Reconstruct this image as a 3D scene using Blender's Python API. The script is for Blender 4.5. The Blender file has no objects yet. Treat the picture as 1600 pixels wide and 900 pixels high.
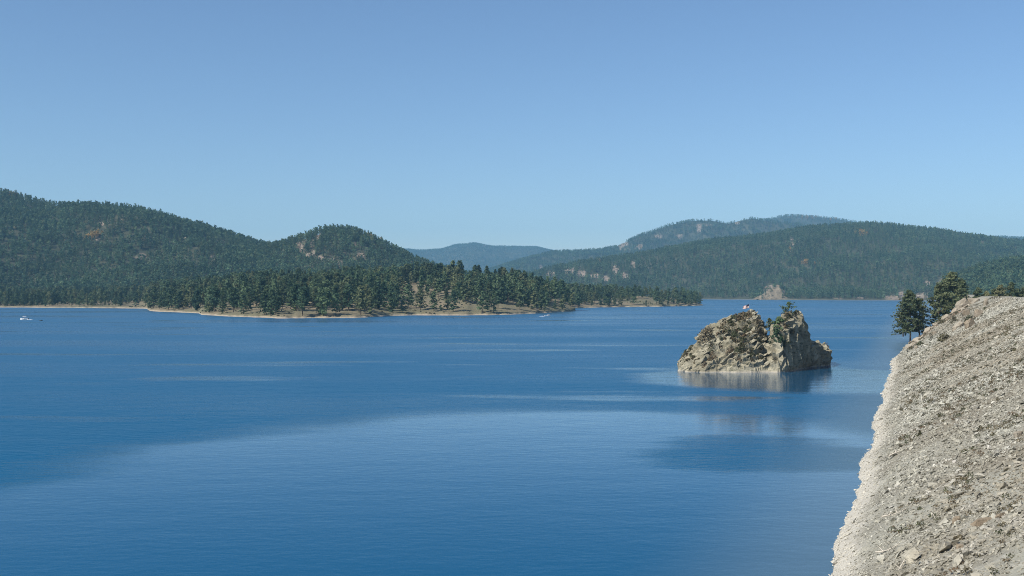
import bpy, bmesh, math, random
import numpy as np
from mathutils import Vector, Matrix

S = bpy.context.scene
COL = S.collection
F = 1716.0            # focal length of the photograph in its own pixels (1600 wide)
CAMH = 22.0           # eye height above the lake
HOR = 455.0           # horizon row
R = math.radians

# ------------------------------------------------------------------ camera, light, sky
cam_d = bpy.data.cameras.new('camera'); cam = bpy.data.objects.new('camera', cam_d); COL.objects.link(cam)
cam_d.sensor_width = 36.0; cam_d.lens = 36.0 * F / 1600.0
cam_d.clip_start = 0.5; cam_d.clip_end = 40000
cam.location = (0, 0, CAMH)
cam.rotation_euler = (R(90) + math.atan((HOR - 450.0) / F), 0, 0)
S.camera = cam

SUN_EL, SUN_AZ = R(43), R(234)        # azimuth clockwise from +Y: behind and to the left
sdir = Vector((math.sin(SUN_AZ) * math.cos(SUN_EL), math.cos(SUN_AZ) * math.cos(SUN_EL), math.sin(SUN_EL)))
W = bpy.data.worlds.new('World'); S.world = W; W.use_nodes = True
wn = W.node_tree.nodes; wl = W.node_tree.links
sky = wn.new('ShaderNodeTexSky'); sky.sky_type = 'NISHITA'; sky.sun_disc = False
sky.sun_elevation = SUN_EL; sky.sun_rotation = SUN_AZ
sky.altitude = 1400; sky.air_density = 1.15; sky.dust_density = 0.8; sky.ozone_density = 5.0
bg = wn['Background']; bg.inputs['Strength'].default_value = 0.098
tint = wn.new('ShaderNodeMix'); tint.data_type = 'RGBA'; tint.blend_type = 'MULTIPLY'; tint.inputs[0].default_value = 1.0
tint.inputs[7].default_value = (0.90, 0.905, 0.93, 1)          # white balance of the photograph's sky
wl.new(sky.outputs['Color'], tint.inputs[6]); wl.new(tint.outputs[2], bg.inputs['Color'])
sl = bpy.data.lights.new('sun', 'SUN'); sl.energy = 4.7; sl.angle = R(0.53); sl.color = (1.0, 0.95, 0.87)
so = bpy.data.objects.new('sun', sl); COL.objects.link(so)
so.rotation_euler = sdir.to_track_quat('Z', 'Y').to_euler()
S.view_settings.view_transform = 'Standard'; S.view_settings.look = 'None'
S.view_settings.exposure = 0.42; S.view_settings.gamma = 1.0
S.cycles.use_denoising = True; S.cycles.denoising_prefilter = 'NONE'
S.cycles.filter_width = 1.0
S.cycles.max_bounces = 5; S.cycles.diffuse_bounces = 2; S.cycles.glossy_bounces = 2
S.cycles.volume_bounces = 0; S.cycles.transmission_bounces = 2; S.cycles.transparent_max_bounces = 4

# ------------------------------------------------------------------ helpers
def tag(o, label=None, cat=None, group=None, kind=None):
    if label: o['label'] = label
    if cat: o['category'] = cat
    if group: o['group'] = group
    if kind: o['kind'] = kind
    return o

def empty(name, loc, rz=0.0):
    o = bpy.data.objects.new(name, None); COL.objects.link(o)
    o.location = loc; o.rotation_euler = (0, 0, rz); o.empty_display_size = 0.2
    return o

def link(name, me, parent=None, loc=None):
    o = bpy.data.objects.new(name, me); COL.objects.link(o)
    if parent: o.parent = parent
    if loc is not None: o.location = loc
    return o

def mesh_np(name, V, Fc, mats, mat_idx=None, smooth=False):
    """V (n,3); Fc (m,k) of one size"""
    V = np.asarray(V, np.float32); Fc = np.asarray(Fc, np.int32)
    me = bpy.data.meshes.new(name)
    k = Fc.shape[1]; m = len(Fc)
    me.vertices.add(len(V)); me.vertices.foreach_set('co', V.ravel())
    me.loops.add(m * k); me.loops.foreach_set('vertex_index', Fc.ravel())
    me.polygons.add(m); me.polygons.foreach_set('loop_start', np.arange(m, dtype=np.int32) * k)
    for mt in (mats if isinstance(mats, (list, tuple)) else [mats]): me.materials.append(mt)
    if mat_idx is not None: me.polygons.foreach_set('material_index', np.asarray(mat_idx, np.int32))
    me.polygons.foreach_set('use_smooth', np.full(m, smooth, bool))
    me.update(calc_edges=True); me.validate()
    return me

def add_attr(me, name, arr):
    a = me.attributes.new(name, 'FLOAT', 'POINT'); a.data.foreach_set('value', np.asarray(arr, np.float32))

def from_bm(name, bm, mats, smooth=False):
    me = bpy.data.meshes.new(name); bm.to_mesh(me); bm.free()
    for mt in (mats if isinstance(mats, (list, tuple)) else [mats]): me.materials.append(mt)
    if smooth: me.polygons.foreach_set('use_smooth', np.full(len(me.polygons), True, bool))
    return me

def hash_(ix, iy, iz, seed):
    h = (ix.astype(np.int64) * 374761393 + iy.astype(np.int64) * 668265263 + iz.astype(np.int64) * 2147483647 + seed * 974711) & 0xffffffff
    h = ((h ^ (h >> 13)) * 1274126177) & 0xffffffff
    h = ((h ^ (h >> 16)) * 2246822519) & 0xffffffff
    return ((h ^ (h >> 15)) & 0xffffff) / float(0xffffff)

def vnoise(x, y, z=None, seed=0):
    x = np.asarray(x, float); y = np.asarray(y, float); z = np.zeros_like(x) if z is None else np.asarray(z, float)
    x0, y0, z0 = np.floor(x), np.floor(y), np.floor(z)
    fx, fy, fz = x - x0, y - y0, z - z0
    fx = fx * fx * fx * (fx * (6 * fx - 15) + 10); fy = fy * fy * fy * (fy * (6 * fy - 15) + 10); fz = fz * fz * fz * (fz * (6 * fz - 15) + 10)
    r = 0
    for dx in (0, 1):
        for dy in (0, 1):
            for dz in (0, 1):
                w = (fx if dx else 1 - fx) * (fy if dy else 1 - fy) * (fz if dz else 1 - fz)
                r = r + w * hash_(x0 + dx, y0 + dy, z0 + dz, seed)
    return r * 2 - 1

def fbm(x, y, z=None, seed=0, oct=4, gain=0.5, ridge=False):
    r = 0; a = 1.0; t = 0; f = 1.0
    for i in range(oct):
        n = vnoise(np.asarray(x) * f, np.asarray(y) * f, None if z is None else np.asarray(z) * f, seed + i * 17)
        if ridge: n = 1 - 2 * np.abs(n)
        r = r + a * n; t += a; a *= gain; f *= 2.03
    return r / t

def sstep(a, b, x):
    t = np.clip((x - a) / (b - a), 0, 1); return t * t * (3 - 2 * t)

def wx(px, D): return (px - 800.0) / F * D
def wz(y, D): return CAMH - (y - HOR) / F * D
def proj(x, y, z): return 800 + F * x / y, HOR + F * (CAMH - z) / y

# ------------------------------------------------------------------ materials
def mat(name):
    m = bpy.data.materials.new(name); m.use_nodes = True
    return m, m.node_tree.nodes, m.node_tree.links, m.node_tree.nodes['Principled BSDF']

def ramp(n, stops):
    r = n.new('ShaderNodeValToRGB'); e = r.color_ramp.elements
    while len(e) > len(stops): e.remove(e[-1])
    while len(e) < len(stops): e.new(0.5)
    for el, (p, c) in zip(e, stops):
        el.position = p; el.color = (*c, 1) if len(c) == 3 else c
    return r

def noise(n, l, coord, scale, detail=4, rough=0.55, dim='3D'):
    t = n.new('ShaderNodeTexNoise'); t.inputs['Scale'].default_value = scale
    t.inputs['Detail'].default_value = detail; t.inputs['Roughness'].default_value = rough
    if coord is not None: l.new(coord, t.inputs['Vector'])
    return t

def mix(n, l, f, a, b, mode='MIX'):
    m = n.new('ShaderNodeMix'); m.data_type = 'RGBA'; m.blend_type = mode
    for s, v in ((m.inputs[0], f), (m.inputs[6], a), (m.inputs[7], b)):
        if hasattr(v, 'links') or hasattr(v, 'is_linked'): l.new(v, s)
        elif isinstance(v, tuple): s.default_value = (*v, 1)
        else: s.default_value = v
    return m.outputs[2]

def math_(n, l, op, a, b=None, c=None, clamp=False):
    m = n.new('ShaderNodeMath'); m.operation = op; m.use_clamp = clamp
    for i, v in enumerate((a, b, c)):
        if v is None: continue
        if hasattr(v, 'is_linked'): l.new(v, m.inputs[i])
        else: m.inputs[i].default_value = v
    return m.outputs[0]

def maprange(n, l, v, a, b, c=0.0, d=1.0, smooth=True):
    m = n.new('ShaderNodeMapRange'); m.interpolation_type = 'SMOOTHSTEP' if smooth else 'LINEAR'
    l.new(v, m.inputs[0])
    for i, q in enumerate((a, b, c, d)): m.inputs[i + 1].default_value = q
    return m.outputs[0]

def simple(name, col, rough=0.6, spec=0.3):
    m, n, l, b = mat(name)
    tc = n.new('ShaderNodeTexCoord')
    t = noise(n, l, tc.outputs['Object'], 3.0)
    c = mix(n, l, t.outputs['Fac'], tuple(v * 0.85 for v in col), tuple(min(1, v * 1.12) for v in col))
    l.new(c, b.inputs['Base Color']); b.inputs['Roughness'].default_value = rough
    b.inputs['Specular IOR Level'].default_value = spec
    return m

def foliage_mat(name, dark, light, warm):
    m, n, l, b = mat(name)
    oi = n.new('ShaderNodeObjectInfo'); tc = n.new('ShaderNodeTexCoord')
    t = noise(n, l, tc.outputs['Object'], 0.9, 3)
    f = math_(n, l, 'ADD', math_(n, l, 'MULTIPLY', t.outputs['Fac'], 1.1), math_(n, l, 'MULTIPLY', oi.outputs['Random'], 0.5))
    c = mix(n, l, maprange(n, l, f, 0.45, 1.1), dark, light)
    wn_ = n.new('ShaderNodeTexWhiteNoise'); wn_.noise_dimensions = '1D'; l.new(oi.outputs['Random'], wn_.inputs['W'])
    c = mix(n, l, math_(n, l, 'MULTIPLY', maprange(n, l, wn_.outputs['Value'], 0.55, 1.0), 0.7), c, warm)
    l.new(c, b.inputs['Base Color']); b.inputs['Roughness'].default_value = 0.75
    b.inputs['Specular IOR Level'].default_value = 0.2
    st = noise(n, l, oi.outputs['Location'], 0.011, 4, 0.6)      # stands of different age and kind
    k = n.new('ShaderNodeVectorMath'); k.operation = 'SCALE'; l.new(c, k.inputs[0])
    l.new(maprange(n, l, st.outputs['Fac'], 0.32, 0.68, 0.70, 1.28, False), k.inputs['Scale'])
    c = k.outputs[0]; l.new(c, b.inputs['Base Color'])
    tr = n.new('ShaderNodeBsdfTranslucent'); l.new(c, tr.inputs['Color']); ms = n.new('ShaderNodeMixShader'); ms.inputs[0].default_value = 0.28
    l.new(b.outputs[0], ms.inputs[1]); l.new(tr.outputs[0], ms.inputs[2]); l.new(ms.outputs[0], n['Material Output'].inputs['Surface'])
    return m

M_NEEDLE = foliage_mat('pine_needles', (0.032, 0.068, 0.040), (0.130, 0.180, 0.088), (0.185, 0.190, 0.090))
M_NEEDLE_NEAR = foliage_mat('pine_needles_near', (0.058, 0.088, 0.046), (0.20, 0.215, 0.108), (0.23, 0.22, 0.112))
M_NEEDLE_FAR = foliage_mat('pine_needles_hill', (0.028, 0.066, 0.042), (0.115, 0.180, 0.098), (0.155, 0.190, 0.095))
M_BUSH = foliage_mat('shrub_leaves', (0.060, 0.070, 0.036), (0.110, 0.112, 0.060), (0.13, 0.11, 0.065))
M_BUSH_DRY = foliage_mat('dry_shrub_leaves', (0.11, 0.095, 0.060), (0.17, 0.14, 0.085), (0.15, 0.10, 0.06))
M_ASPEN = foliage_mat('autumn_leaves', (0.30, 0.20, 0.065), (0.42, 0.30, 0.11), (0.34, 0.20, 0.065))
M_BARK = simple('pine_bark', (0.085, 0.062, 0.045), 0.9, 0.1)

def geo_pos(n):
    g = n.new('ShaderNodeNewGeometry'); return g.outputs['Position'], g
def sep(n, l, v):
    s = n.new('ShaderNodeSeparateXYZ'); l.new(v, s.inputs[0]); return s.outputs

def land_mat(name, floor_a, floor_b, rock_a, rock_b, beach, scale=1.0, beach_z=1.6):
    m, n, l, b = mat(name)
    pos, g = geo_pos(n); xyz = sep(n, l, pos)
    t1 = noise(n, l, pos, 0.012 * scale, 6, 0.6); t2 = noise(n, l, pos, 0.12 * scale, 5, 0.65); t3 = noise(n, l, pos, 0.7 * scale, 3)
    c = mix(n, l, maprange(n, l, t1.outputs['Fac'], 0.35, 0.65), floor_a, floor_b)
    c = mix(n, l, math_(n, l, 'MULTIPLY', maprange(n, l, t2.outputs['Fac'], 0.48, 0.7), 0.5), c, tuple(v * 0.55 for v in floor_a))
    ra = n.new('ShaderNodeAttribute'); ra.attribute_name = 'rock'
    rc = mix(n, l, maprange(n, l, t2.outputs['Fac'], 0.35, 0.65), rock_a, rock_b)
    rf = maprange(n, l, math_(n, l, 'ADD', ra.outputs['Fac'], math_(n, l, 'MULTIPLY', math_(n, l, 'SUBTRACT', t3.outputs['Fac'], 0.5), 0.8)), 0.3, 0.6)
    c = mix(n, l, rf, c, rc)
    zb = math_(n, l, 'ADD', xyz[2], math_(n, l, 'MULTIPLY', math_(n, l, 'SUBTRACT', t2.outputs['Fac'], 0.5), 2.4))
    c = mix(n, l, maprange(n, l, zb, beach_z + 0.7, beach_z - 0.4), c, beach)
    l.new(c, b.inputs['Base Color']); b.inputs['Roughness'].default_value = 0.95; b.inputs['Specular IOR Level'].default_value = 0.1
    bp = n.new('ShaderNodeBump'); bp.inputs['Strength'].default_value = 0.6; bp.inputs['Distance'].default_value = 1.2 / scale
    l.new(t3.outputs['Fac'], bp.inputs['Height']); l.new(bp.outputs['Normal'], b.inputs['Normal'])
    return m

M_PEN = land_mat('dry_grass_land', (0.215, 0.175, 0.115), (0.155, 0.145, 0.088), (0.30, 0.24, 0.175), (0.22, 0.175, 0.13), (0.34, 0.285, 0.21), 1.0, 0.75)
M_HILL = land_mat('forest_floor', (0.052, 0.060, 0.038), (0.078, 0.080, 0.050), (0.27, 0.215, 0.165), (0.18, 0.145, 0.115), (0.20, 0.17, 0.125), 0.6, 1.0)

def rock_mat(name, a, b_, c_, pale, pale_z, scale=1.0, rot=(0, 0, 0), stretch=(1, 1, 1), var=0.0, pale_w=0.5, soil=False):
    m, n, l, b = mat(name)
    pos, g = geo_pos(n); xyz = sep(n, l, pos)
    mp = n.new('ShaderNodeMapping'); l.new(pos, mp.inputs[0]); mp.inputs['Rotation'].default_value = rot; mp.inputs['Scale'].default_value = stretch
    t1 = noise(n, l, mp.outputs[0], 0.22 * scale, 5, 0.6); t2 = noise(n, l, mp.outputs[0], 1.3 * scale, 5, 0.65); t3 = noise(n, l, pos, 6 * scale, 4, 0.65)
    c = mix(n, l, maprange(n, l, t1.outputs['Fac'], 0.36, 0.64), a, b_)
    c = mix(n, l, maprange(n, l, t2.outputs['Fac'], 0.49, 0.68), c, c_)
    k = n.new('ShaderNodeVectorMath'); k.operation = 'SCALE'
    l.new(c, k.inputs[0]); l.new(maprange(n, l, t3.outputs['Fac'], 0.2, 0.8, 0.72, 1.25, False), k.inputs['Scale'])
    c = k.outputs[0]
    if var or soil:
        t0 = noise(n, l, pos, 0.055 * scale, 4, 0.6)
        c = mix(n, l, math_(n, l, 'MULTIPLY', maprange(n, l, t0.outputs['Fac'], 0.50, 0.66), 0.5), c, tuple(v * k_ for v, k_ in zip(b_, (.82, .72, .62))))
    if var:
        oi = n.new('ShaderNodeObjectInfo')
        k2 = n.new('ShaderNodeVectorMath'); k2.operation = 'SCALE'; l.new(c, k2.inputs[0])
        l.new(maprange(n, l, oi.outputs['Random'], 0, 1, 1 - var, 1 + var, False), k2.inputs['Scale']); c = k2.outputs[0]
    zb = math_(n, l, 'ADD', xyz[2], math_(n, l, 'MULTIPLY', math_(n, l, 'SUBTRACT', t1.outputs['Fac'], 0.5), pale_w * 3))
    c = mix(n, l, math_(n, l, 'MULTIPLY', maprange(n, l, zb, pale_z + pale_w, pale_z - pale_w), 0.85), c, pale)
    if soil:
        at = n.new('ShaderNodeAttribute'); at.attribute_name = 'soil'
        c = mix(n, l, maprange(n, l, math_(n, l, 'ADD', at.outputs['Fac'], math_(n, l, 'MULTIPLY', math_(n, l, 'SUBTRACT', t2.outputs['Fac'], .5), 1.2)), .3, .7), c, mix(n, l, t3.outputs['Fac'], (.17, .125, .085), (.28, .215, .155)))
    l.new(c, b.inputs['Base Color']); b.inputs['Roughness'].default_value = 0.9; b.inputs['Specular IOR Level'].default_value = 0.2
    bp = n.new('ShaderNodeBump'); bp.inputs['Strength'].default_value = 0.7; bp.inputs['Distance'].default_value = 0.25 / scale
    l.new(math_(n, l, 'ADD', t2.outputs['Fac'], math_(n, l, 'MULTIPLY', t3.outputs['Fac'], 0.4)), bp.inputs['Height'])
    l.new(bp.outputs['Normal'], b.inputs['Normal'])
    return m

M_ISLE = rock_mat('island_rock', (0.335, 0.305, 0.222), (0.215, 0.190, 0.130), (0.092, 0.090, 0.056), (0.40, 0.355, 0.28), 0.25, 1.0, (0, R(-33), 0), (0.45, 1, 1.6), 0, 0.25)
M_STONE = rock_mat('riprap_stone', (0.365, 0.352, 0.290), (0.28, 0.262, 0.208), (0.415, 0.395, 0.335), (0.52, 0.485, 0.405), 0.95, 0.25, var=0.30, pale_w=0.6)
M_DAM = rock_mat('gravel_fill', (0.30, 0.288, 0.232), (0.218, 0.20, 0.155), (0.355, 0.338, 0.28), (0.49, 0.455, 0.38), 1.1, 0.45, pale_w=0.6, soil=True)
M_BOULDER = rock_mat('bluff_rock', (0.33, 0.29, 0.225), (0.25, 0.21, 0.155), (0.19, 0.155, 0.11), (0.5, 0.46, 0.4), -1.0, 0.8, var=0.12)
M_PALE = rock_mat('pale_stone', (0.46, 0.43, 0.37), (0.40, 0.37, 0.32), (0.36, 0.33, 0.28), (0.6, 0.6, 0.5), -9, 0.8)
M_WOOD = simple('bleached_wood', (0.50, 0.45, 0.37), 0.9, 0.1)
M_WHITE = simple('white_gelcoat', (0.80, 0.79, 0.76), 0.3, 0.5)
M_CANVAS = simple('tan_canvas', (0.52, 0.43, 0.31), 0.8, 0.2)
M_DARK = simple('dark_paint', (0.02, 0.022, 0.026), 0.4, 0.4)
M_GLASS = simple('tinted_windscreen', (0.05, 0.06, 0.07), 0.1, 0.6)
M_METAL = simple('grey_metal', (0.35, 0.35, 0.36), 0.4, 0.5)
M_FOAM = simple('white_foam', (0.72, 0.76, 0.80), 0.7, 0.3)

# ------------------------------------------------------------------ lake water
def water_mat():
    m, n, l, b = mat('lake_water')
    pos, g = geo_pos(n); xyz = sep(n, l, pos)
    X, Y = xyz[0], xyz[1]
    mp = n.new('ShaderNodeMapping'); l.new(pos, mp.inputs[0]); mp.inputs['Scale'].default_value = (0.008, 0.03, 1)
    mp.inputs['Rotation'].default_value = (0, 0, R(6))
    ts = noise(n, l, mp.outputs[0], 1.0, 5, 0.55)                    # wind streaks
    mp2 = n.new('ShaderNodeMapping'); l.new(pos, mp2.inputs[0]); mp2.inputs['Scale'].default_value = (0.0035, 0.0085, 1)
    tl = noise(n, l, mp2.outputs[0], 1.0, 3, 0.5)
    # sheltered, smoother water below the viewpoint
    ex = math_(n, l, 'DIVIDE', math_(n, l, 'SUBTRACT', X, 6.0), 66.0)
    ey = math_(n, l, 'DIVIDE', math_(n, l, 'SUBTRACT', Y, 108.0), 98.0)
    rr = math_(n, l, 'SQRT', math_(n, l, 'ADD', math_(n, l, 'MULTIPLY', ex, ex), math_(n, l, 'MULTIPLY', ey, ey)))
    rr = math_(n, l, 'ADD', rr, math_(n, l, 'MULTIPLY', math_(n, l, 'SUBTRACT', ts.outputs['Fac'], 0.5), 0.55))
    calm = maprange(n, l, rr, 1.16, 0.84)
    # lee of the island
    ex = math_(n, l, 'DIVIDE', math_(n, l, 'SUBTRACT', X, 72.0), 40.0)
    ey = math_(n, l, 'DIVIDE', math_(n, l, 'SUBTRACT', Y, 283.0), 52.0)
    r2 = math_(n, l, 'SQRT', math_(n, l, 'ADD', math_(n, l, 'MULTIPLY', ex, ex), math_(n, l, 'MULTIPLY', ey, ey)))
    r2 = math_(n, l, 'ADD', r2, math_(n, l, 'MULTIPLY', math_(n, l, 'SUBTRACT', ts.outputs['Fac'], 0.5), 0.9))
    calm2 = maprange(n, l, r2, 1.1, 0.8)
    calm = math_(n, l, 'MAXIMUM', calm, math_(n, l, 'MULTIPLY', calm2, 0.9))
    streak = maprange(n, l, ts.outputs['Fac'], 0.56, 0.69)
    calm = math_(n, l, 'MAXIMUM', calm, math_(n, l, 'MULTIPLY', streak, 0.85))
    calm = math_(n, l, 'MAXIMUM', calm, math_(n, l, 'MULTIPLY', maprange(n, l, tl.outputs['Fac'], 0.42, 0.75), 0.6))
    ex = math_(n, l, 'DIVIDE', math_(n, l, 'SUBTRACT', X, 34.0), 19.0)
    ey = math_(n, l, 'DIVIDE', math_(n, l, 'SUBTRACT', Y, 149.0), 17.0)
    r3 = math_(n, l, 'SQRT', math_(n, l, 'ADD', math_(n, l, 'MULTIPLY', ex, ex), math_(n, l, 'MULTIPLY', ey, ey)))
    r3 = math_(n, l, 'ADD', r3, math_(n, l, 'MULTIPLY', math_(n, l, 'SUBTRACT', ts.outputs['Fac'], 0.5), 2.4))
    tw = noise(n, l, mp.outputs[0], 3.1, 4, 0.6)
    r3 = math_(n, l, 'ADD', r3, math_(n, l, 'MULTIPLY', math_(n, l, 'SUBTRACT', tw.outputs['Fac'], 0.5), 1.1))
    calm = math_(n, l, 'MULTIPLY', calm, maprange(n, l, r3, 0.55, 1.2, 0.3, 1.0))
    # distance from the foot of the dam (line through (-6,0) heading 20 deg)
    p = math_(n, l, 'SUBTRACT', math_(n, l, 'MULTIPLY', math_(n, l, 'ADD', X, 6.0), -math.cos(R(20))), math_(n, l, 'MULTIPLY', Y, -math.sin(R(20))))
    shal = math_(n, l, 'MULTIPLY', maprange(n, l, p, 17.0, 0.0), 0.65)
    deep = mix(n, l, calm, (0.001, 0.084, 0.182), (0.001, 0.070, 0.155))
    c = mix(n, l, shal, deep, (0.10, 0.155, 0.19))
    # ripples
    mr = n.new('ShaderNodeMapping'); l.new(pos, mr.inputs[0]); mr.inputs['Scale'].default_value = (0.55, 1.0, 1); mr.inputs['Rotation'].default_value = (0, 0, R(-14))
    w1 = noise(n, l, mr.outputs[0], 0.9, 4, 0.6); w2 = noise(n, l, mr.outputs[0], 0.16, 3, 0.5)
    h = math_(n, l, 'ADD', w1.outputs['Fac'], math_(n, l, 'MULTIPLY', w2.outputs['Fac'], 1.6))
    bp = n.new('ShaderNodeBump'); bp.inputs['Distance'].default_value = 0.35
    l.new(maprange(n, l, calm, 0, 1, 0.50, 0.09, False), bp.inputs['Strength'])
    l.new(h, bp.inputs['Height'])
    body = n.new('ShaderNodeBsdfDiffuse'); l.new(c, body.inputs['Color'])
    gl = n.new('ShaderNodeBsdfGlossy'); gl.distribution = 'GGX'; gl.inputs['Color'].default_value = (1, 1, 1, 1)
    l.new(maprange(n, l, calm, 0, 1, 0.30, 0.07, False), gl.inputs['Roughness']); l.new(bp.outputs['Normal'], gl.inputs['Normal'])
    fr = n.new('ShaderNodeFresnel'); fr.inputs['IOR'].default_value = 1.30; l.new(bp.outputs['Normal'], fr.inputs['Normal'])
    fa = math_(n, l, 'MULTIPLY', math_(n, l, 'POWER', fr.outputs[0], 1.75), maprange(n, l, calm, 0, 1, 0.55, 1.95, False), clamp=True)
    fa = math_(n, l, 'MINIMUM', fa, maprange(n, l, calm, 0, 1, 0.34, 0.80, False))
    ms = n.new('ShaderNodeMixShader'); l.new(fa, ms.inputs[0]); l.new(body.outputs[0], ms.inputs[1]); l.new(gl.outputs[0], ms.inputs[2])
    l.new(ms.outputs[0], n['Material Output'].inputs['Surface']); n.remove(b)
    return m
M_WATER = water_mat()
gx = np.linspace(-3000, 3000, 41); gy = np.linspace(-300, 4200, 31)
GX, GY = np.meshgrid(gx, gy)
def grid_faces(nr, nc):
    i = np.arange(nr * nc).reshape(nr, nc)
    return np.stack([i[:-1, :-1].ravel(), i[:-1, 1:].ravel(), i[1:, 1:].ravel(), i[1:, :-1].ravel()], 1)
lake = link('lake', mesh_np('lake', np.stack([GX.ravel(), GY.ravel(), 0 * GX.ravel()], 1), grid_faces(31, 41), M_WATER, smooth=True))
tag(lake, 'wide deep blue lake with smooth and rippled patches', kind='structure')
# ground sheet below everything, out to beyond the last mountain
gx = np.linspace(-9500, 9500, 60); gy = np.linspace(-600, 12500, 50); GX, GY = np.meshgrid(gx, gy)
gz = -9 + 2 * fbm(GX / 900, GY / 900, seed=3)
ground = link('ground', mesh_np('ground', np.stack([GX.ravel(), GY.ravel(), gz.ravel()], 1), grid_faces(50, 60), M_HILL, smooth=True))
add_attr(ground.data, 'rock', np.zeros(len(ground.data.vertices)))
tag(ground, 'lake bed and low ground under the hills', kind='structure')

# ------------------------------------------------------------------ hills and shores
class Land:
    """Terrain swept over azimuth: foot (distance, height), crest (distance, height), back slope."""
    def __init__(s, name, px0, px1, foot, crest, zfoot, n=(220, 90), back=0.5, noise_amp=0.12, spur=0.10, seed=1, shape=1.0,
                 mat=None, patches=(), label='', beach=0.0, nscale=1.0):
        s.px = np.linspace(px0, px1, n[0]); s.t = np.concatenate([np.linspace(-0.06, 1, n[1]), 1 + np.linspace(0, 1, 24)[1:] ** 1.2 * back])
        fp = np.array(foot, float); cp = np.array(crest, float)
        Df = np.interp(s.px, fp[:, 0], fp[:, 1])
        if beach: Df = Df * (1 + .012 * fbm(s.px / 22, s.px * 0, seed=seed + 3, oct=4))
        Dc = np.interp(s.px, cp[:, 0], cp[:, 2]); yc = np.interp(s.px, cp[:, 0], cp[:, 1])
        k = max(1, n[0] // 130); ker = np.ones(2 * k + 1) / (2 * k + 1)
        yc = np.convolve(np.pad(yc, k, mode='edge'), ker, 'valid'); Dc = np.convolve(np.pad(Dc, k, mode='edge'), ker, 'valid')
        Zc = wz(yc, Dc)
        zf = np.interp(s.px, fp[:, 0], fp[:, 2]) if fp.shape[1] > 2 else np.full(len(s.px), zfoot)
        P, T = np.meshgrid(s.px, s.t, indexing='ij')
        D = Df[:, None] + (Dc - Df)[:, None] * T
        tt = np.clip(T, 0, 1)
        prof = (1 - shape) * tt + shape * (tt * tt * (3 - 2 * tt) * 0.5 + 0.5 * tt)
        Z = zf[:, None] + (Zc - zf)[:, None] * prof
        over = np.clip(T - 1, 0, None)
        Z = Z - (Zc - zf)[:, None] * over * 1.2 / max(back, 0.2) * 0.8
        Z = np.where(T < 0, Z + T * 60, Z)
        X = wx(P, D)
        H = np.maximum(Zc - zf, 1)[:, None]
        env = np.clip(tt * (1 - tt) * 4, 0, 1) + np.clip(over * 3, 0, .6)
        L = np.median(Dc - Df)
        g1 = fbm(X / (0.55 * L * nscale), D / (0.9 * L * nscale), seed=seed, oct=5, ridge=True)
        g2 = fbm(X / (0.25 * L * nscale), D / (0.5 * L * nscale), seed=seed + 5, oct=4)
        Z = Z + env * H * (spur * g1 + noise_amp * g2)
        if beach: Z = Z + beach * sstep(0, 0.03, T) - beach * sstep(0.25, 0.9, T)
        s.X, s.D, s.Z, s.P, s.T = X, D, Z, P, T
        px_, py_ = proj(X, D, Z)
        rock = np.zeros_like(X)
        for (a, b, ra, rb, st) in patches:
            rock = np.maximum(rock, st * np.exp(-(((px_ - a) / ra) ** 2 + ((py_ - b) / rb) ** 2)))
        rag = fbm(X / 38, Z / 24, D / 90, seed=seed + 9, oct=4) + .5 * fbm(X / 9, Z / 9, D / 30, seed=seed + 10, oct=2)
        rock = np.clip(rock * (1.0 + 1.9 * rag) * (rock > .12), 0, 1.1)
        if patches: rock = np.maximum(rock, sstep(.66, .78, fbm(X / 55, Z / 30, D / 80, seed=seed + 11, oct=3)) * .8 * np.clip(T * 6 - .3, 0, 1))
        s.rock = rock
        V = np.stack([X.ravel(), D.ravel(), Z.ravel()], 1)
        me = mesh_np(name, V, grid_faces(len(s.px), len(s.t))[:, ::-1], mat or M_HILL, smooth=True)
        add_attr(me, 'rock', rock.ravel())
        s.o = link(name, me); tag(s.o, label, kind='structure')
    def sample(s, n, rng, tmin=0.02, tmax=1.12):
        """area-uniform random points"""
        i = rng.random(n * 3) * (len(s.px) - 1.001); lo = np.searchsorted(s.t, tmin); hi = np.searchsorted(s.t, tmax) - 1
        t = tmin + rng.random(n * 3) * (tmax - tmin); j = np.interp(t, s.t, np.arange(len(s.t)))
        j = np.clip(j, 0, len(s.t) - 1.001)
        i0 = i.astype(int); j0 = j.astype(int); fi = i - i0; fj = j - j0
        def bl(A): return (A[i0, j0] * (1 - fi) * (1 - fj) + A[i0 + 1, j0] * fi * (1 - fj) + A[i0, j0 + 1] * (1 - fi) * fj + A[i0 + 1, j0 + 1] * fi * fj)
        x, d, z, r = bl(s.X), bl(s.D), bl(s.Z), bl(s.rock)
        # weight by distance and by depth span of the column
        span = (s.D[i0, -1] - s.D[i0, 0]); w = d * span; keep = rng.random(len(w)) < w / w.max()
        x, d, z, r = x[keep][:n], d[keep][:n], z[keep][:n], r[keep][:n]
        return x, d, z, r

def foot_y(pts): return [(p, F * CAMH / (y - HOR)) for p, y in pts]

rng = np.random.default_rng(11)
# far blue mountain
LC = Land('far_mountain', 560, 960, [(560, 9000), (960, 9000)],
          [(560, 396, 11300), (630, 389, 11300), (660, 391, 11300), (690, 389, 11300), (712, 382, 11300), (740, 379.5, 11300), (770, 385, 11300), (800, 385, 11300), (840, 386, 11300), (870, 393, 11300), (900, 402, 11300), (960, 412, 11300)],
          40, seed=21, n=(160, 60), spur=0.13, nscale=1.7, label='distant blue forested mountain in the gap between the hills', patches=[(727, 380, 7, 1.5, .7), (757, 384, 4, 1.5, .6)])
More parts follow.
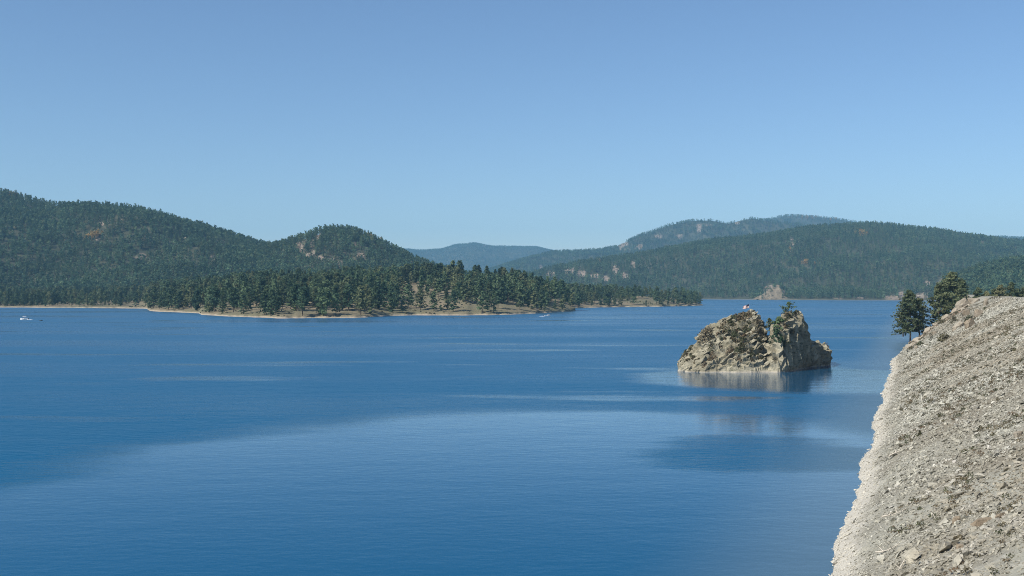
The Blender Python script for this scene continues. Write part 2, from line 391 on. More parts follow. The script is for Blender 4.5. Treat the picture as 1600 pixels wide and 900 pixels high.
# right: highest far ridge, then the middle ridge, then the big front slope
LE = Land('far_ridge', 1120, 2300, [(1120, 7400), (2300, 7400)],
          [(1120, 356, 9200), (1190, 344.5, 9200), (1225, 338, 9200), (1260, 337.5, 9200), (1300, 341, 9200), (1350, 349, 9200), (1400, 356, 9200), (1480, 366, 9200), (1540, 373, 9200), (1600, 373, 9200), (1720, 378, 9200)],
          80, seed=31, n=(160, 60), spur=0.2, label='high far ridge with an orange autumn patch near its top', patches=[(1275, 338.5, 16, 2, .5)])
LD = Land('middle_ridge', 760, 1420, [(760, 5000), (1420, 6900)],
          [(760, 424, 6900), (800, 412, 6900), (830, 402, 6900), (870, 394, 6900), (900, 393, 6900), (940, 391, 6900), (965, 385, 6900), (1000, 368, 6900), (1050, 351, 6900), (1080, 345.5, 6900), (1110, 344.5, 6900), (1138, 350, 6900), (1158, 344.5, 6900), (1176, 341.5, 6900), (1198, 345.5, 6900), (1225, 349, 6900), (1260, 353, 6900), (1330, 358, 6900), (1420, 372, 6900)],
          20, seed=41, n=(260, 80), spur=0.16, label='middle ridge with bare rock ribs behind the front slope',
          patches=[(975, 386, 9, 7, 1), (1000, 386, 4, 5, 1), (1030, 370, 8, 4, .8), (1092, 356, 5, 6, 1), (1062, 370, 5, 4, .8), (845, 418, 3, 4, .8), (1152, 349, 4, 2, .8), (1108, 352, 5, 3, .7)])
LF = Land('front_slope', 800, 2300, [(800, 3300), (1100, 2990), (1180, 2860), (1280, 2700), (1395, 2640), (1500, 2600), (1760, 2600)],
          [(800, 440, 3700), (860, 421, 3800), (920, 409, 3900), (1000, 400, 3950), (1060, 388, 4000), (1120, 377, 4050), (1180, 372, 4100), (1240, 363, 4100), (1300, 355, 4150), (1360, 353, 4150), (1420, 358, 4150), (1480, 365, 4150), (1530, 374, 4200), (1560, 378, 4200), (1620, 383, 4200), (1760, 392, 4200), (2000, 396, 4200), (2300, 408, 4200)],
          0, seed=51, n=(600, 130), spur=0.22, noise_amp=0.08, label='big forested slope rising from the far right shore', beach=1.2,
          patches=[(862, 430, 9, 4, 1), (890, 424, 8, 5, 1), (908, 425, 6, 7, 1), (930, 432, 7, 5, 1), (962, 422, 5, 9, 1), (975, 433, 7, 6, 1), (990, 415, 4, 5, .9), (945, 435, 8, 4, .9),
                   (1238, 378, 5, 8, .9), (1235, 393, 3, 4, .9), (1335, 384, 5, 3, .8), (1378, 402, 3, 2, .8), (1448, 442, 6, 5, .9), (1470, 440, 5, 4, .8), (1530, 432, 5, 4, .8), (1350, 450, 5, 3, .8),
                   (1395, 465, 14, 3.5, .9), (1440, 462, 20, 5, .8), (1345, 465, 14, 2, .8), (1480, 458, 12, 4, .7), (1310, 466, 10, 1.5, .6), (1410, 460, 8, 6, .7), (1210, 455, 18, 10, .85), (1535, 380, 8, 3, .7), (1560, 372, 4, 3, .7)])
LH = Land('right_hillside', 1470, 2400, [(1470, 1800), (1760, 1500)],
          [(1470, 452, 2300), (1500, 436, 2300), (1530, 425, 2300), (1600, 412, 2300), (1760, 396, 2300), (2000, 388, 2300), (2400, 410, 2300)],
          -2, seed=57, n=(330, 60), spur=0.1, label='dark forested hillside at the right behind the bluff', patches=[(1448, 450, 6, 5, .8)])
# left hills
LA = Land('long_hill', -560, 560, [(-560, 1900), (200, 1850), (560, 1850)],
          [(-560, 330, 2600), (-300, 296, 2600), (-130, 293, 2600), (-40, 299, 2600), (0, 303, 2600), (60, 318, 2600), (120, 326, 2600), (200, 328, 2600), (250, 338, 2600), (300, 355, 2600), (350, 371, 2600), (400, 385, 2600), (450, 394, 2600), (560, 414, 2600)],
          14, seed=61, n=(480, 120), spur=0.24, noise_amp=0.08, label='long forested hill filling the left of the view',
          patches=[(150, 372, 6, 5, .9), (158, 350, 5, 3, .8), (192, 343, 4, 2, .7), (220, 402, 8, 6, .8), (235, 414, 7, 4, .7), (118, 412, 3, 4, .7), (286, 376, 6, 3, .9), (340, 373, 5, 4, .9), (350, 380, 6, 4, .8), (333, 405, 4, 5, .8), (255, 402, 4, 3, .6), (318, 375, 3, 2, .7), (140, 375, 3, 2, .7)])
LB = Land('round_hill', 395, 760, [(395, 1900), (760, 1900)],
          [(395, 398, 2400), (430, 389, 2350), (470, 376, 2300), (500, 367, 2300), (540, 364.5, 2300), (570, 370, 2300), (600, 384, 2300), (630, 398, 2300), (660, 414, 2300), (690, 427, 2300), (760, 445, 2300)],
          14, seed=71, n=(220, 110), spur=0.2, noise_amp=0.08, label='round rocky hill left of the far blue mountain',
          patches=[(469, 388, 7, 7, 1), (490, 385, 6, 14, 1), (483, 400, 5, 5, .9), (501, 405, 6, 6, 1), (500, 372, 5, 5, .9), (519, 408, 9, 6, .9), (531, 412, 5, 6, .9), (555, 384, 5, 4, .9), (565, 400, 6, 8, .9), (573, 394, 4, 7, .8), (556, 412, 5, 5, .8), (648, 410, 7, 4, .9), (540, 398, 4, 3, .7), (477, 379, 4, 3, .8), (509, 395, 4, 4, .7), (571, 408, 5, 4, .8)])
# wooded shore and peninsula
sh1 = [(-420, 478.5), (-130, 479.5), (0, 480.3), (60, 480.8), (120, 481), (180, 481.3), (229, 482.2), (234, 485.6), (250, 487), (300, 489), (311, 489.6), (314.5, 492), (340, 493.6), (400, 496), (440, 497.6), (500, 497), (555, 497), (575, 495.8), (605, 494), (640, 492.6), (700, 493), (760, 492.5), (800, 491.5), (850, 489), (885, 487.3), (899, 486.2)]
LP = Land('peninsula', -420, 899, foot_y(sh1),
          [(-420, 464, 2000), (-130, 464, 1960), (0, 462, 1960), (200, 462, 1900), (250, 460, 1640), (300, 457, 1520), (400, 450, 1330), (500, 446, 1300), (600, 441, 1300), (660, 437, 1300), (700, 436, 1300), (735, 436, 1300), (770, 441, 1300), (800, 447, 1290), (850, 457, 1280), (880, 467, 1240), (899, 483, 1205)],
          0, seed=81, n=(660, 110), spur=0.05, noise_amp=0.09, back=0.9, shape=0.4, mat=M_PEN, label='low wooded peninsula with tan grassy banks', beach=1.5, nscale=0.35,
          patches=[])
sh2 = [(850, 484.5), (880, 482.5), (900, 481.6), (940, 480.4), (1000, 479.5), (1060, 478.6), (1085, 478), (1098, 477.3)]
LQ = Land('low_point', 850, 1098, foot_y(sh2),
          [(850, 461, 1640), (900, 460, 1660), (940, 461, 1690), (975, 464, 1700), (1000, 462.5, 1700), (1030, 465, 1740), (1060, 466.5, 1760), (1085, 470, 1780), (1098, 476.5, 1790)],
          0, seed=91, n=(180, 80), spur=0.04, noise_amp=0.07, back=0.8, shape=0.3, mat=M_PEN, label='low tan point with scattered pines beyond the peninsula', beach=1.0, nscale=0.35)
for L_ in (LP, LQ): L_.o.data.update()

# ------------------------------------------------------------------ trees
def tube(path, radii, k=6):
    V = []; Fc = []
    for i, (p, r) in enumerate(zip(path, radii)):
        d = (path[min(i + 1, len(path) - 1)] - path[max(i - 1, 0)]); d = d / (np.linalg.norm(d) + 1e-9)
        a = np.cross(d, [0.3, 0.9, 0.1]); a /= np.linalg.norm(a) + 1e-9; b = np.cross(d, a)
        for j in range(k):
            th = 2 * math.pi * j / k
            V.append(p + r * (math.cos(th) * a + math.sin(th) * b))
        if i:
            for j in range(k):
                Fc.append(((i - 1) * k + j, (i - 1) * k + (j + 1) % k, i * k + (j + 1) % k, i * k + j))
    return np.array(V), np.array(Fc)

def pine_geo(h, rad, seed, n_br, tufts, quads, size, start=0.2, limbs=True, lean=0.02, k=6, flat=0.25, topround=0.7, sparse=0.0):
    """returns trunk (V,F) with limbs and crown (V,F)"""
    g = np.random.default_rng(seed)
    ts = np.linspace(0, 1, 8)
    lx, ly = g.normal(0, lean, 2) * h; wob = g.normal(0, 0.006 * h, (8, 2)); wob[0] = 0
    path = np.stack([lx * ts ** 1.5 + wob[:, 0], ly * ts ** 1.5 + wob[:, 1], h * 0.98 * ts], 1)
    r0 = h * 0.017
    V, Fc = tube(path, r0 * (1 - ts * 0.92), k); TV = [V]; TF = [Fc]; off = len(V)
    lobe_ph = g.random(3) * 6.28
    C = []; N = []
    for b in range(n_br):
        u = (b + g.random()) / n_br
        t = start + (1 - start) * u ** 0.9
        base = np.array([np.interp(t, ts, path[:, 0]), np.interp(t, ts, path[:, 1]), h * t * 0.98])
        az = g.random() * 2 * math.pi + b * 2.399
        q = (t - start) / (1 - start)
        prof = (0.50 + 0.62 * math.sin(math.pi * min(1, q * 0.9 + 0.14))) * (1 - q ** 2.6) ** topround + 0.06
        lob = 1 + 0.22 * math.sin(2 * az + lobe_ph[0] + 5 * q) + 0.16 * math.sin(9 * q + lobe_ph[1])
        ln = rad * prof * lob * g.uniform(0.6, 1.12)
        if g.random() < sparse: continue
        up = g.uniform(-0.15, 0.30) + 0.5 * q
        d = np.array([math.cos(az), math.sin(az), up]); d /= np.linalg.norm(d)
        end = base + d * ln + np.array([0, 0, -0.05 * ln])
        if limbs:
            mid = base + d * ln * 0.55 + np.array([0, 0, -0.06 * ln])
            V, Fc = tube(np.array([base, mid, end]), np.array([r0 * 0.30 * (1 - 0.7 * q), r0 * 0.2 * (1 - 0.6 * q), r0 * 0.06]), 4)
            TV.append(V); TF.append(Fc + off); off += len(V)
        for m in range(tufts):
            f = 0.32 + 0.72 * (m + g.random()) / tufts
            c = base + (end - base) * f + g.normal(0, 0.085 * rad, 3) * np.array([1, 1, 0.75])
            for _ in range(quads):
                C.append(c + g.normal(0, size * 0.55, 3) * np.array([1, 1, 0.6]))
                out = np.array([math.cos(az) * 0.8, math.sin(az) * 0.8, 0.6]) + g.normal(0, 0.45, 3)
                N.append(out / np.linalg.norm(out))
    C = np.array(C); N = np.array(N); n = len(C)
    A = np.cross(N, g.normal(0, 1, (n, 3))); A /= np.linalg.norm(A, axis=1, keepdims=True) + 1e-9
    B = np.cross(N, A)
    sz = size * g.uniform(0.55, 1.25, (n, 1))
    a = A * sz; b2 = B * sz * g.uniform(0.45, 0.9, (n, 1))
    bend = N * sz * 0.25
    CV = np.stack([C - a - bend, C - b2 * .9 + bend * .5, C + a - bend, C + b2 + bend * .5], 1).reshape(-1, 3)
    CV[:, 2] = np.maximum(CV[:, 2], 0.1)
    CF = np.arange(4 * n).reshape(n, 4)
    return (np.concatenate(TV), np.concatenate(TF)), (CV, CF)

def pine_meshes(name, needle, **kw):
    (tv, tf), (cv, cf) = pine_geo(**kw)
    return mesh_np(name + '_trunk', tv, tf, M_BARK, smooth=True), mesh_np(name + '_crown', cv, cf, needle)

def pine_joined(name, needle, **kw):
    (tv, tf), (cv, cf) = pine_geo(**kw)
    return mesh_np(name, np.concatenate([tv, cv]), np.concatenate([tf, cf + len(tv)]), [M_BARK, needle],
                   np.concatenate([np.zeros(len(tf)), np.ones(len(cf))]))

def proto_collection(name, meshes):
    c = bpy.data.collections.new(name)
    for i, me in enumerate(meshes):
        o = bpy.data.objects.new(f'{name}_{i:02d}', me); c.objects.link(o)
    return c

def scatter(name, pts, rot, scl, idx, coll, label, parent=None):
    me = bpy.data.meshes.new(name); me.vertices.add(len(pts)); me.vertices.foreach_set('co', np.asarray(pts, np.float32).ravel())
    for an, ar in (('rot', rot), ('scl', scl)):
        a = me.attributes.new(an, 'FLOAT_VECTOR', 'POINT'); a.data.foreach_set('vector', np.asarray(ar, np.float32).ravel())
    a = me.attributes.new('pick', 'INT', 'POINT'); a.data.foreach_set('value', np.asarray(idx, np.int32))
    o = link(name, me, parent)
    ng = bpy.data.node_groups.new(name + '_scatter', 'GeometryNodeTree')
    ng.interface.new_socket('Geometry', in_out='INPUT', socket_type='NodeSocketGeometry'); ng.interface.new_socket('Geometry', in_out='OUTPUT', socket_type='NodeSocketGeometry')
    n = ng.nodes; l = ng.links
    gi = n.new('NodeGroupInput'); go = n.new('NodeGroupOutput'); ip = n.new('GeometryNodeInstanceOnPoints'); ci = n.new('GeometryNodeCollectionInfo')
    ci.inputs['Collection'].default_value = coll; ci.inputs['Separate Children'].default_value = True; ci.inputs['Reset Children'].default_value = True
    ip.inputs['Pick Instance'].default_value = True
    def na(nm, ty):
        q = n.new('GeometryNodeInputNamedAttribute'); q.data_type = ty; q.inputs['Name'].default_value = nm; return q.outputs['Attribute']
    l.new(gi.outputs[0], ip.inputs['Points']); l.new(ci.outputs[0], ip.inputs['Instance'])
    l.new(na('pick', 'INT'), ip.inputs['Instance Index']); l.new(na('rot', 'FLOAT_VECTOR'), ip.inputs['Rotation']); l.new(na('scl', 'FLOAT_VECTOR'), ip.inputs['Scale'])
    l.new(ip.outputs[0], go.inputs[0])
    md = o.modifiers.new('scatter', 'NODES'); md.node_group = ng
    tag(o, label, kind='stuff')
    return o

# mid-distance pines (peninsula), far pines (hills), near pines (bluff)
MID = [dict(h=20, rad=r_, seed=100 + i, n_br=54, tufts=4, quads=3, size=0.85, start=st, limbs=False, k=5, topround=tr)
       for i, (r_, st, tr) in enumerate([(4.5, .10, .8), (5.3, .14, .55), (3.7, .08, .9), (5.8, .18, .5), (4.9, .05, .8), (4.0, .30, .5), (5.4, .09, .7)])]
mid_parts = [pine_meshes('pine_%d' % i, M_NEEDLE, **k) for i, k in enumerate(MID)]
mid_coll = proto_collection('mid_pines', [pine_joined('mid_pine_%d' % i, M_NEEDLE, **k) for i, k in enumerate(MID)])
FARP = [dict(h=18, rad=r_, seed=200 + i, n_br=17, tufts=2, quads=2, size=1.35, start=.12, limbs=False, k=3, topround=tr)
        for i, (r_, tr) in enumerate([(3.8, .7), (4.6, .55), (3.3, .85), (5.0, .5), (4.1, .7)])]
far_meshes = [pine_joined('far_pine_%d' % i, M_NEEDLE_FAR, **k) for i, k in enumerate(FARP)]
far_coll = proto_collection('far_pines', far_meshes)
asp_coll = proto_collection('aspens', [pine_joined('aspen_%d' % i, M_ASPEN, h=11, rad=3.2, seed=300 + i, n_br=16, tufts=2, quads=2, size=1.2, start=.2, limbs=False, k=3, topround=.5) for i in range(2)])

def forest(land, name, n, label, tmin, tmax, smin, smax, seed, thin=0.0, zs=1.0, coll=None, nproto=5, gap_scale=60., keep_fn=None):
    g = np.random.default_rng(seed)
    x, d, z, r = land.sample(n, g, tmin, tmax)
    dens = fbm(x / gap_scale, d / gap_scale, seed=seed, oct=3)
    keep = (g.random(len(x)) > r * 1.7) & (dens > -0.55 + thin)
    px, py = proj(x, d, z)
    if keep_fn is not None: keep &= keep_fn(px, py, x, d, z, g)
    x, d, z = x[keep], d[keep], z[keep]; m = len(x)
    s = g.uniform(smin, smax, m) * (1 + .28 * fbm(x / 120, d / 160, seed=seed + 4, oct=2)); sc = np.stack([s * g.uniform(.85, 1.15, m), s * g.uniform(.85, 1.15, m), s * zs * g.uniform(.9, 1.12, m)], 1)
    rot = np.stack([g.normal(0, .02, m), g.normal(0, .02, m), g.random(m) * 6.283], 1)
    return scatter(name, np.stack([x, d, z - 0.3], 1), rot, sc, g.integers(0, nproto, m), coll or far_coll, label)

forest(LC, 'pine_forest', 30000, 'blue-grey pine forest covering the distant mountain', 0.05, 1.06, .75, 1.15, 1, zs=.6)
forest(LE, 'pine_forest', 15000, 'pine forest on the high far ridge', 0.3, 1.06, 1.0, 1.4, 2, zs=.7)
forest(LD, 'pine_forest', 14000, 'pine forest with rock gaps on the middle ridge', 0.02, 1.06, .95, 1.35, 3, zs=.75)
forest(LF, 'pine_forest', 34000, 'dense pine forest on the big slope above the far right shore', 0.012, 1.05, .7, 1.1, 4, keep_fn=lambda px, py, x, d, z, g: z > 2.6)
forest(LH, 'pine_forest', 22000, 'dark pine forest on the hillside behind the bluff', 0.02, 1.1, .75, 1.1, 5)
forest(LA, 'pine_forest', 15500, 'dense pine forest on the long left hill', 0.0, 1.06, .7, 1.1, 6)
forest(LB, 'pine_forest', 4200, 'pine forest among rocks on the round hill', 0.0, 1.06, .6, 1.0, 7)

# autumn patches on the hills
g = np.random.default_rng(5); ax = []
for land, spots in ((LA, [(27, 303, 6, 2), (150, 371, 4, 3), (141, 374, 2, 2)]), (LB, [(573, 372, 3, 2), (589, 379, 2, 2)]), (LF, [(1346, 365, 7, 5), (1258, 412, 5, 2), (1275, 414, 3, 1), (1236, 393, 2, 3), (940, 409, 2, 2)]), (LD, [(1000, 388, 3, 3)]), (LE, [(1262, 340, 18, 3), (1300, 343, 10, 2)])):
    P_, Y_ = proj(land.X, land.D, land.Z); ok = (land.T > 0) & (land.T <= 1.02)
    for a, b, ra, rb in spots:
        for _ in range(max(4, int(ra * rb * (1.6 if land is not LE else 3)))):
            u, v = a + g.normal(0, ra * .5), b + g.normal(0, rb * .5)
            q = np.argmin(np.where(ok, (P_ - u) ** 2 + 3 * (Y_ - v) ** 2, 1e9)); ax.append((land.X.flat[q] + g.normal(0, 4), land.D.flat[q] + g.normal(0, 8), land.Z.flat[q] - .5))
ax = np.array(ax); m = len(ax)
scatter('aspen_forest', ax, np.stack([0 * ax[:, 0], 0 * ax[:, 0], g.random(m) * 6.28], 1), np.repeat(g.uniform(.8, 1.3, (m, 1)), 3, 1), g.integers(0, 2, m), asp_coll, 'orange autumn aspens in patches on the hills')

# boulders and crags in the bare patches of the hills
def rock_hull(seed, dims, n=14, jag=0.0):
    g = np.random.default_rng(seed)
    p = g.normal(0, 1, (n, 3)); p /= np.linalg.norm(p, axis=1, keepdims=True); p = np.sign(p) * np.abs(p) ** 0.7
    p *= np.array(dims) * 0.5 * g.uniform(0.8, 1.1, (n, 1))
    bm = bmesh.new()
    for q in p: bm.verts.new(q)
    r = bmesh.ops.convex_hull(bm, input=bm.verts)
    bmesh.ops.delete(bm, geom=[v for v in bm.verts if not v.link_faces], context='VERTS')
    bmesh.ops.recalc_face_normals(bm, faces=bm.faces)
    return bm
M_CRAG = rock_mat('hill_crag', (0.26, 0.22, 0.165), (0.19, 0.16, 0.12), (0.14, 0.12, 0.09), (.4, .3, .2), -50, 0.12, var=0.15)
M_KNOB = rock_mat('knob_rock', (0.215, 0.175, 0.12), (0.155, 0.128, 0.088), (0.10, 0.088, 0.06), (.4, .3, .2), -50, 0.25)
crag_coll = proto_collection('crags', [from_bm('crag_%d' % i, rock_hull(400 + i, (9, 7, 8)), M_CRAG) for i in range(4)])
pts = []
for land, k in ((LA, 1.), (LB, .8), (LD, 1.4), (LF, 1.2)):
    x, d, z, r = land.sample(60000, np.random.default_rng(8), .02, 1.0)
    kp = (r > 0.45) & (rng.random(len(x)) < 0.20)
    pts.append(np.stack([x[kp], d[kp], z[kp], np.full(kp.sum(), k)], 1))
pts = np.concatenate(pts); m = len(pts)
s = pts[:, 3:4] * rng.uniform(.35, 1.2, (m, 1))
scatter('hill_crags', pts[:, :3], np.stack([rng.normal(0, .3, m), rng.normal(0, .3, m), rng.random(m) * 6.28], 1), s * rng.uniform(.7, 1.3, (m, 3)), rng.integers(0, 4, m), crag_coll, 'tan rock crags showing in the gaps of the hill forests')

# peninsula woods: about 300 single pines in view, the rest one mass
def pen_keep(px, py, x, d, z, g):
    prob = np.ones(len(px)) * 1.0
    for a, b, ra, rb, st in [(650, 460, 22, 15, .97), (670, 477, 60, 10, .95), (640, 450, 12, 8, .95), (727, 445, 10, 10, 1.2), (735, 466, 14, 8, .6), (560, 489, 55, 6.0, .62), (480, 490, 40, 5, .55), (785, 481, 38, 9, .8), (740, 481, 32, 10, .88),
                             (400, 478, 20, 8, .5), (345, 478, 16, 10, .6), (220, 476, 60, 5, .8), (120, 476, 60, 4, .5), (590, 470, 14, 7, .6), (700, 462, 10, 8, .6), (470, 470, 12, 10, .4), (840, 478, 20, 6, .55), (870, 482, 20, 5, .6), (310, 484, 30, 5, .8), (530, 478, 18, 5, .5), (375, 488, 40, 4, .7), (430, 465, 14, 8, .3), (615, 486, 18, 5, .8)]:
        prob *= 1 - np.clip(st * np.exp(-(((px - a) / ra) ** 2 + ((py - b) / rb) ** 2) ** 1.5), 0, 1)
    shore = np.interp(px, [p for p, _ in sh1], [y for _, y in sh1])
    prob *= sstep(0.5, 4.5, shore - py) * 0.95 + 0.03
    return (g.random(len(px)) < prob) & (z > 1.4)
g = np.random.default_rng(77)
x, d, z, r = LP.sample(7200, g, 0.01, 1.45)
px, py = proj(x, d, z); kp = pen_keep(px, py, x, d, z, g); x, d, z = x[kp], d[kp], z[kp]
# thin out overlaps
def thin_pts(x, d, z, mind):
    o = np.argsort(g.random(len(x))); cell = {}; keep = []
    for i in o:
        c = (int(x[i] // mind), int(d[i] // mind)); ok = True
        for a in (-1, 0, 1):
            for b in (-1, 0, 1):
                for j in cell.get((c[0] + a, c[1] + b), ()):
                    if (x[i] - x[j]) ** 2 + (d[i] - d[j]) ** 2 < mind * mind: ok = False; break
        if ok: cell.setdefault(c, []).append(i); keep.append(i)
    return np.array(keep)
kp = thin_pts(x, d, z, 5.6); x, d, z = x[kp], d[kp], z[kp]
lab = np.zeros(len(x), int)
def q_keep(px, py):
    prob = 0.95 * (1 - 0.97 * np.exp(-(((px - 1010) / 80) ** 2 + ((py - 472) / 7.5) ** 2) ** 2))
    prob *= 1 - 0.75 * np.exp(-(((px - 930) / 40) ** 2 + ((py - 477) / 3.5) ** 2) ** 1.5)
    return prob
x2, d2, z2, r2 = LQ.sample(1300, g, 0.02, 1.5); px, py = proj(x2, d2, z2)
kp = (g.random(len(x2)) < q_keep(px, py)) & (z2 > 1.2) & (px < 1094); x2, d2, z2 = x2[kp], d2[kp], z2[kp]
kp = thin_pts(x2, d2, z2, 6.0); x2, d2, z2 = x2[kp], d2[kp], z2[kp]
# a few hand-set pines on the bare point
hand = [(980, 474), (925, 478), (938, 479), (951, 478), (960, 476), (1010, 478.5), (1030, 475), (1044, 478), (1004, 465), (1022, 470), (1052, 474), (1070, 474), (1078, 476), (1088, 475), (985, 467), (1058, 470), (1038, 470)]
P_, Y_ = proj(LQ.X, LQ.D, LQ.Z)
hx = [];
for a, b in hand:
    q = np.argmin(np.where(LQ.T <= 1, (P_ - a) ** 2 + 4 * (Y_ - b) ** 2, 1e9)); hx.append((LQ.X.flat[q], LQ.D.flat[q], LQ.Z.flat[q]))
hx = np.array(hx)
X_ = np.concatenate([x, x2, hx[:, 0]]); D_ = np.concatenate([d, d2, hx[:, 1]]); Z_ = np.concatenate([z, z2, hx[:, 2]])
where = np.concatenate([np.zeros(len(x)), np.ones(len(x2)), np.full(len(hx), 2)]).astype(int)
m = len(X_)
s = g.uniform(.70, 1.18, m) * np.where(g.random(m) < .12, .5, 1.0); s = np.where(where == 2, g.uniform(.35, .62, m), np.where(where == 1, s * .85, s))
PX, PY = proj(X_, D_, Z_)
s = s * np.where((where == 0) & (PX < 235), .85, 1.0)
TOP = PY - F * 20 * s / D_
order = np.argsort(D_); ymin = np.full(300, 1e9); vis = np.zeros(m)
for i in order:
    b = int((PX[i] + 20) // 6)
    if b < 0 or b >= 280: continue
    lo = min(PY[i], ymin[b]); vis[i] = max(0, lo - TOP[i])
    for k in (b - 1, b, b + 1):
        if 0 <= k < 300: ymin[k] = min(ymin[k], TOP[i] + 2)
vis[where == 2] = 999
vis[(PX < 2) | (PX > 1598)] = 0
single = np.zeros(m, bool); single[np.argsort(-vis)[:278]] = True
rz = g.random(m) * 6.283; pk = g.integers(0, len(MID), m); asp = g.uniform(.85, 1.2, m)
for i in np.where(single)[0]:
    t = empty('pine_tree', (X_[i], D_[i], Z_[i] - .2), rz[i]); t.scale = (s[i] * asp[i], s[i] * asp[i], s[i])
    hh = 20 * s[i]; size_ = 'tall' if hh > 19.5 else 'medium' if hh > 14.5 else 'small'
    wide = 'broad' if MID[pk[i]]['rad'] > 4.4 else 'slim' if MID[pk[i]]['rad'] < 3.7 else 'full'
    up_ = np.interp(PX[i], [p for p, _ in sh1], [y for _, y in sh1]) - PY[i]
    if where[i] == 0:
        row = 'at the water edge' if up_ < 7 else 'behind the first row' if up_ < 18 else 'high in the woods'
        if PX[i] < 236: zone = 'on the far left shore'
        elif PX[i] < 320: zone = 'on the first stepped bank'
        elif PX[i] < 420: zone = 'on the second stepped bank'
        elif PX[i] < 510: zone = 'on the left of the nearest point'
        elif PX[i] < 600: zone = 'on the right of the nearest point'
        elif PX[i] < 690: zone = 'around the open grassy slope'
        elif PX[i] < 780: zone = 'around the bare clearing of the peninsula'
        else: zone = 'on the tapering peninsula end'
        lb = f'{size_} {wide} pine {row} {zone}'
    elif where[i] == 1: lb = f'{size_} {wide} pine in the woods on the low point beyond the peninsula'
    else: lb = f'lone {wide} little pine on the bare low point, ' + ('its left end' if PX[i] < 970 else 'its middle' if PX[i] < 1040 else 'its right end')
    gp = lb
    tag(t, lb, 'pine tree', gp)
    link('trunk', mid_parts[pk[i]][0], t); link('crown', mid_parts[pk[i]][1], t)
q = ~single; n_ = q.sum()
scatter('pine_forest', np.stack([X_[q], D_[q], Z_[q] - .2], 1), np.stack([0 * rz[q], 0 * rz[q], rz[q]], 1), np.stack([s[q] * asp[q], s[q] * asp[q], s[q]], 1), pk[q], mid_coll, 'mass of pines filling the woods of the peninsula')
# low brush along the peninsula shore
bush_bm = []
def bush_geo(seed, r=1.0, hgt=0.8, n=130, size=0.22):
    g = np.random.default_rng(seed); th = g.random(n) * 6.283; ph = np.arccos(g.random(n)); lob = 1 + .25 * np.sin(3 * th + seed) + .15 * np.sin(5 * th)
    rr = r * lob * g.uniform(.55, 1.0, n)
    C = np.stack([rr * np.sin(ph) * np.cos(th), rr * np.sin(ph) * np.sin(th), hgt * np.cos(ph) * g.uniform(.6, 1.1, n) + .05], 1)
    N = C / (np.linalg.norm(C, axis=1, keepdims=True) + 1e-6) + g.normal(0, .5, (n, 3)); N /= np.linalg.norm(N, axis=1, keepdims=True)
    A = np.cross(N, g.normal(0, 1, (n, 3))); A /= np.linalg.norm(A, axis=1, keepdims=True); B = np.cross(N, A)
    sz = size * g.uniform(.6, 1.3, (n, 1))
    V = np.stack([C - A * sz, C - B * sz * .6, C + A * sz, C + B * sz * .6], 1).reshape(-1, 3)
    return V, np.arange(4 * n).reshape(n, 4)
bush_coll = proto_collection('shore_bushes', [mesh_np('shore_bush_%d' % i, *bush_geo(500 + i, 1.2, 1.0, 60, .45), M_BUSH) for i in range(3)])
bp_ = []
for land in (LP, LQ):
    xx, dd, zz, _ = land.sample(5000 if land is LP else 1200, g, .005, .7); pxx, pyy = proj(xx, dd, zz)
    k = (zz > 1.2) & (fbm(xx / 40, dd / 40, seed=9) > .02) & (g.random(len(xx)) < .5); bp_.append(np.stack([xx[k], dd[k], zz[k]], 1))
bp_ = np.concatenate(bp_); m = len(bp_)
scatter('undergrowth', bp_, np.stack([np.zeros(m), np.zeros(m), g.random(m) * 6.28], 1), g.uniform(.35, 1.1, (m, 1)) * g.uniform(.8, 1.2, (m, 3)), g.integers(0, 3, m), bush_coll, 'low olive brush on the peninsula banks')

# bare rock knob on the far shore
def crag_mesh(name, w, dp, hh, prof, seed, mat_, res=1.0, amp=.12, strata=None):
    nx = int(w / res); ny = int(dp / res)
    u = np.linspace(-.5, .5, nx); v = np.linspace(-.5, .5, ny); U, V_ = np.meshgrid(u, v, indexing='ij')
    H = np.interp(U, [a for a, _ in prof], [b for _, b in prof])
    fz = np.clip(1 - np.abs(V_ * 2) ** 1.7, 0, 1)
    Z = hh * H * fz + hh * amp * fbm(U * 6, V_ * 6 * dp / w, seed=seed, oct=5, ridge=True) * (H * fz > 0) - .05 * hh
    return mesh_np(name, np.stack([(U * w).ravel(), (V_ * dp).ravel(), Z.ravel()], 1), grid_faces(nx, ny)[:, ::-1], mat_)
Dk = 2840
kn = link('rock_outcrop', crag_mesh('rock_outcrop', 104, 90, 37, [(-.5, .04), (-.42, .16), (-.33, .34), (-.22, .56), (-.1, .76), (0, .9), (.08, 1), (.15, .88), (.22, .72), (.3, .5), (.38, .34), (.5, .03)], 5, M_KNOB, 1.3, .16), loc=(wx(1214, Dk), Dk + 20, .5))
kx = []; kv = np.zeros(len(kn.data.vertices) * 3, np.float32); kn.data.vertices.foreach_get('co', kv); kv = kv.reshape(-1, 3)
for q in np.where((kv[:, 2] > 1) & (kv[:, 1] < 20))[0]:
    pr_ = .10 if kv[q, 0] > 8 else .012
    if rng.random() < pr_: kx.append(kv[q] + np.array(kn.location))
kx = np.array(kx); m = len(kx)
scatter('outcrop_pines', kx, np.stack([np.zeros(m), np.zeros(m), rng.random(m) * 6.28], 1), np.repeat(rng.uniform(.35, .75, (m, 1)), 3, 1), rng.integers(0, 5, m), far_coll, 'small pines growing over the right side of the far rock cone')
tag(kn, 'bare tan cone of rock on the far shore', 'rock')

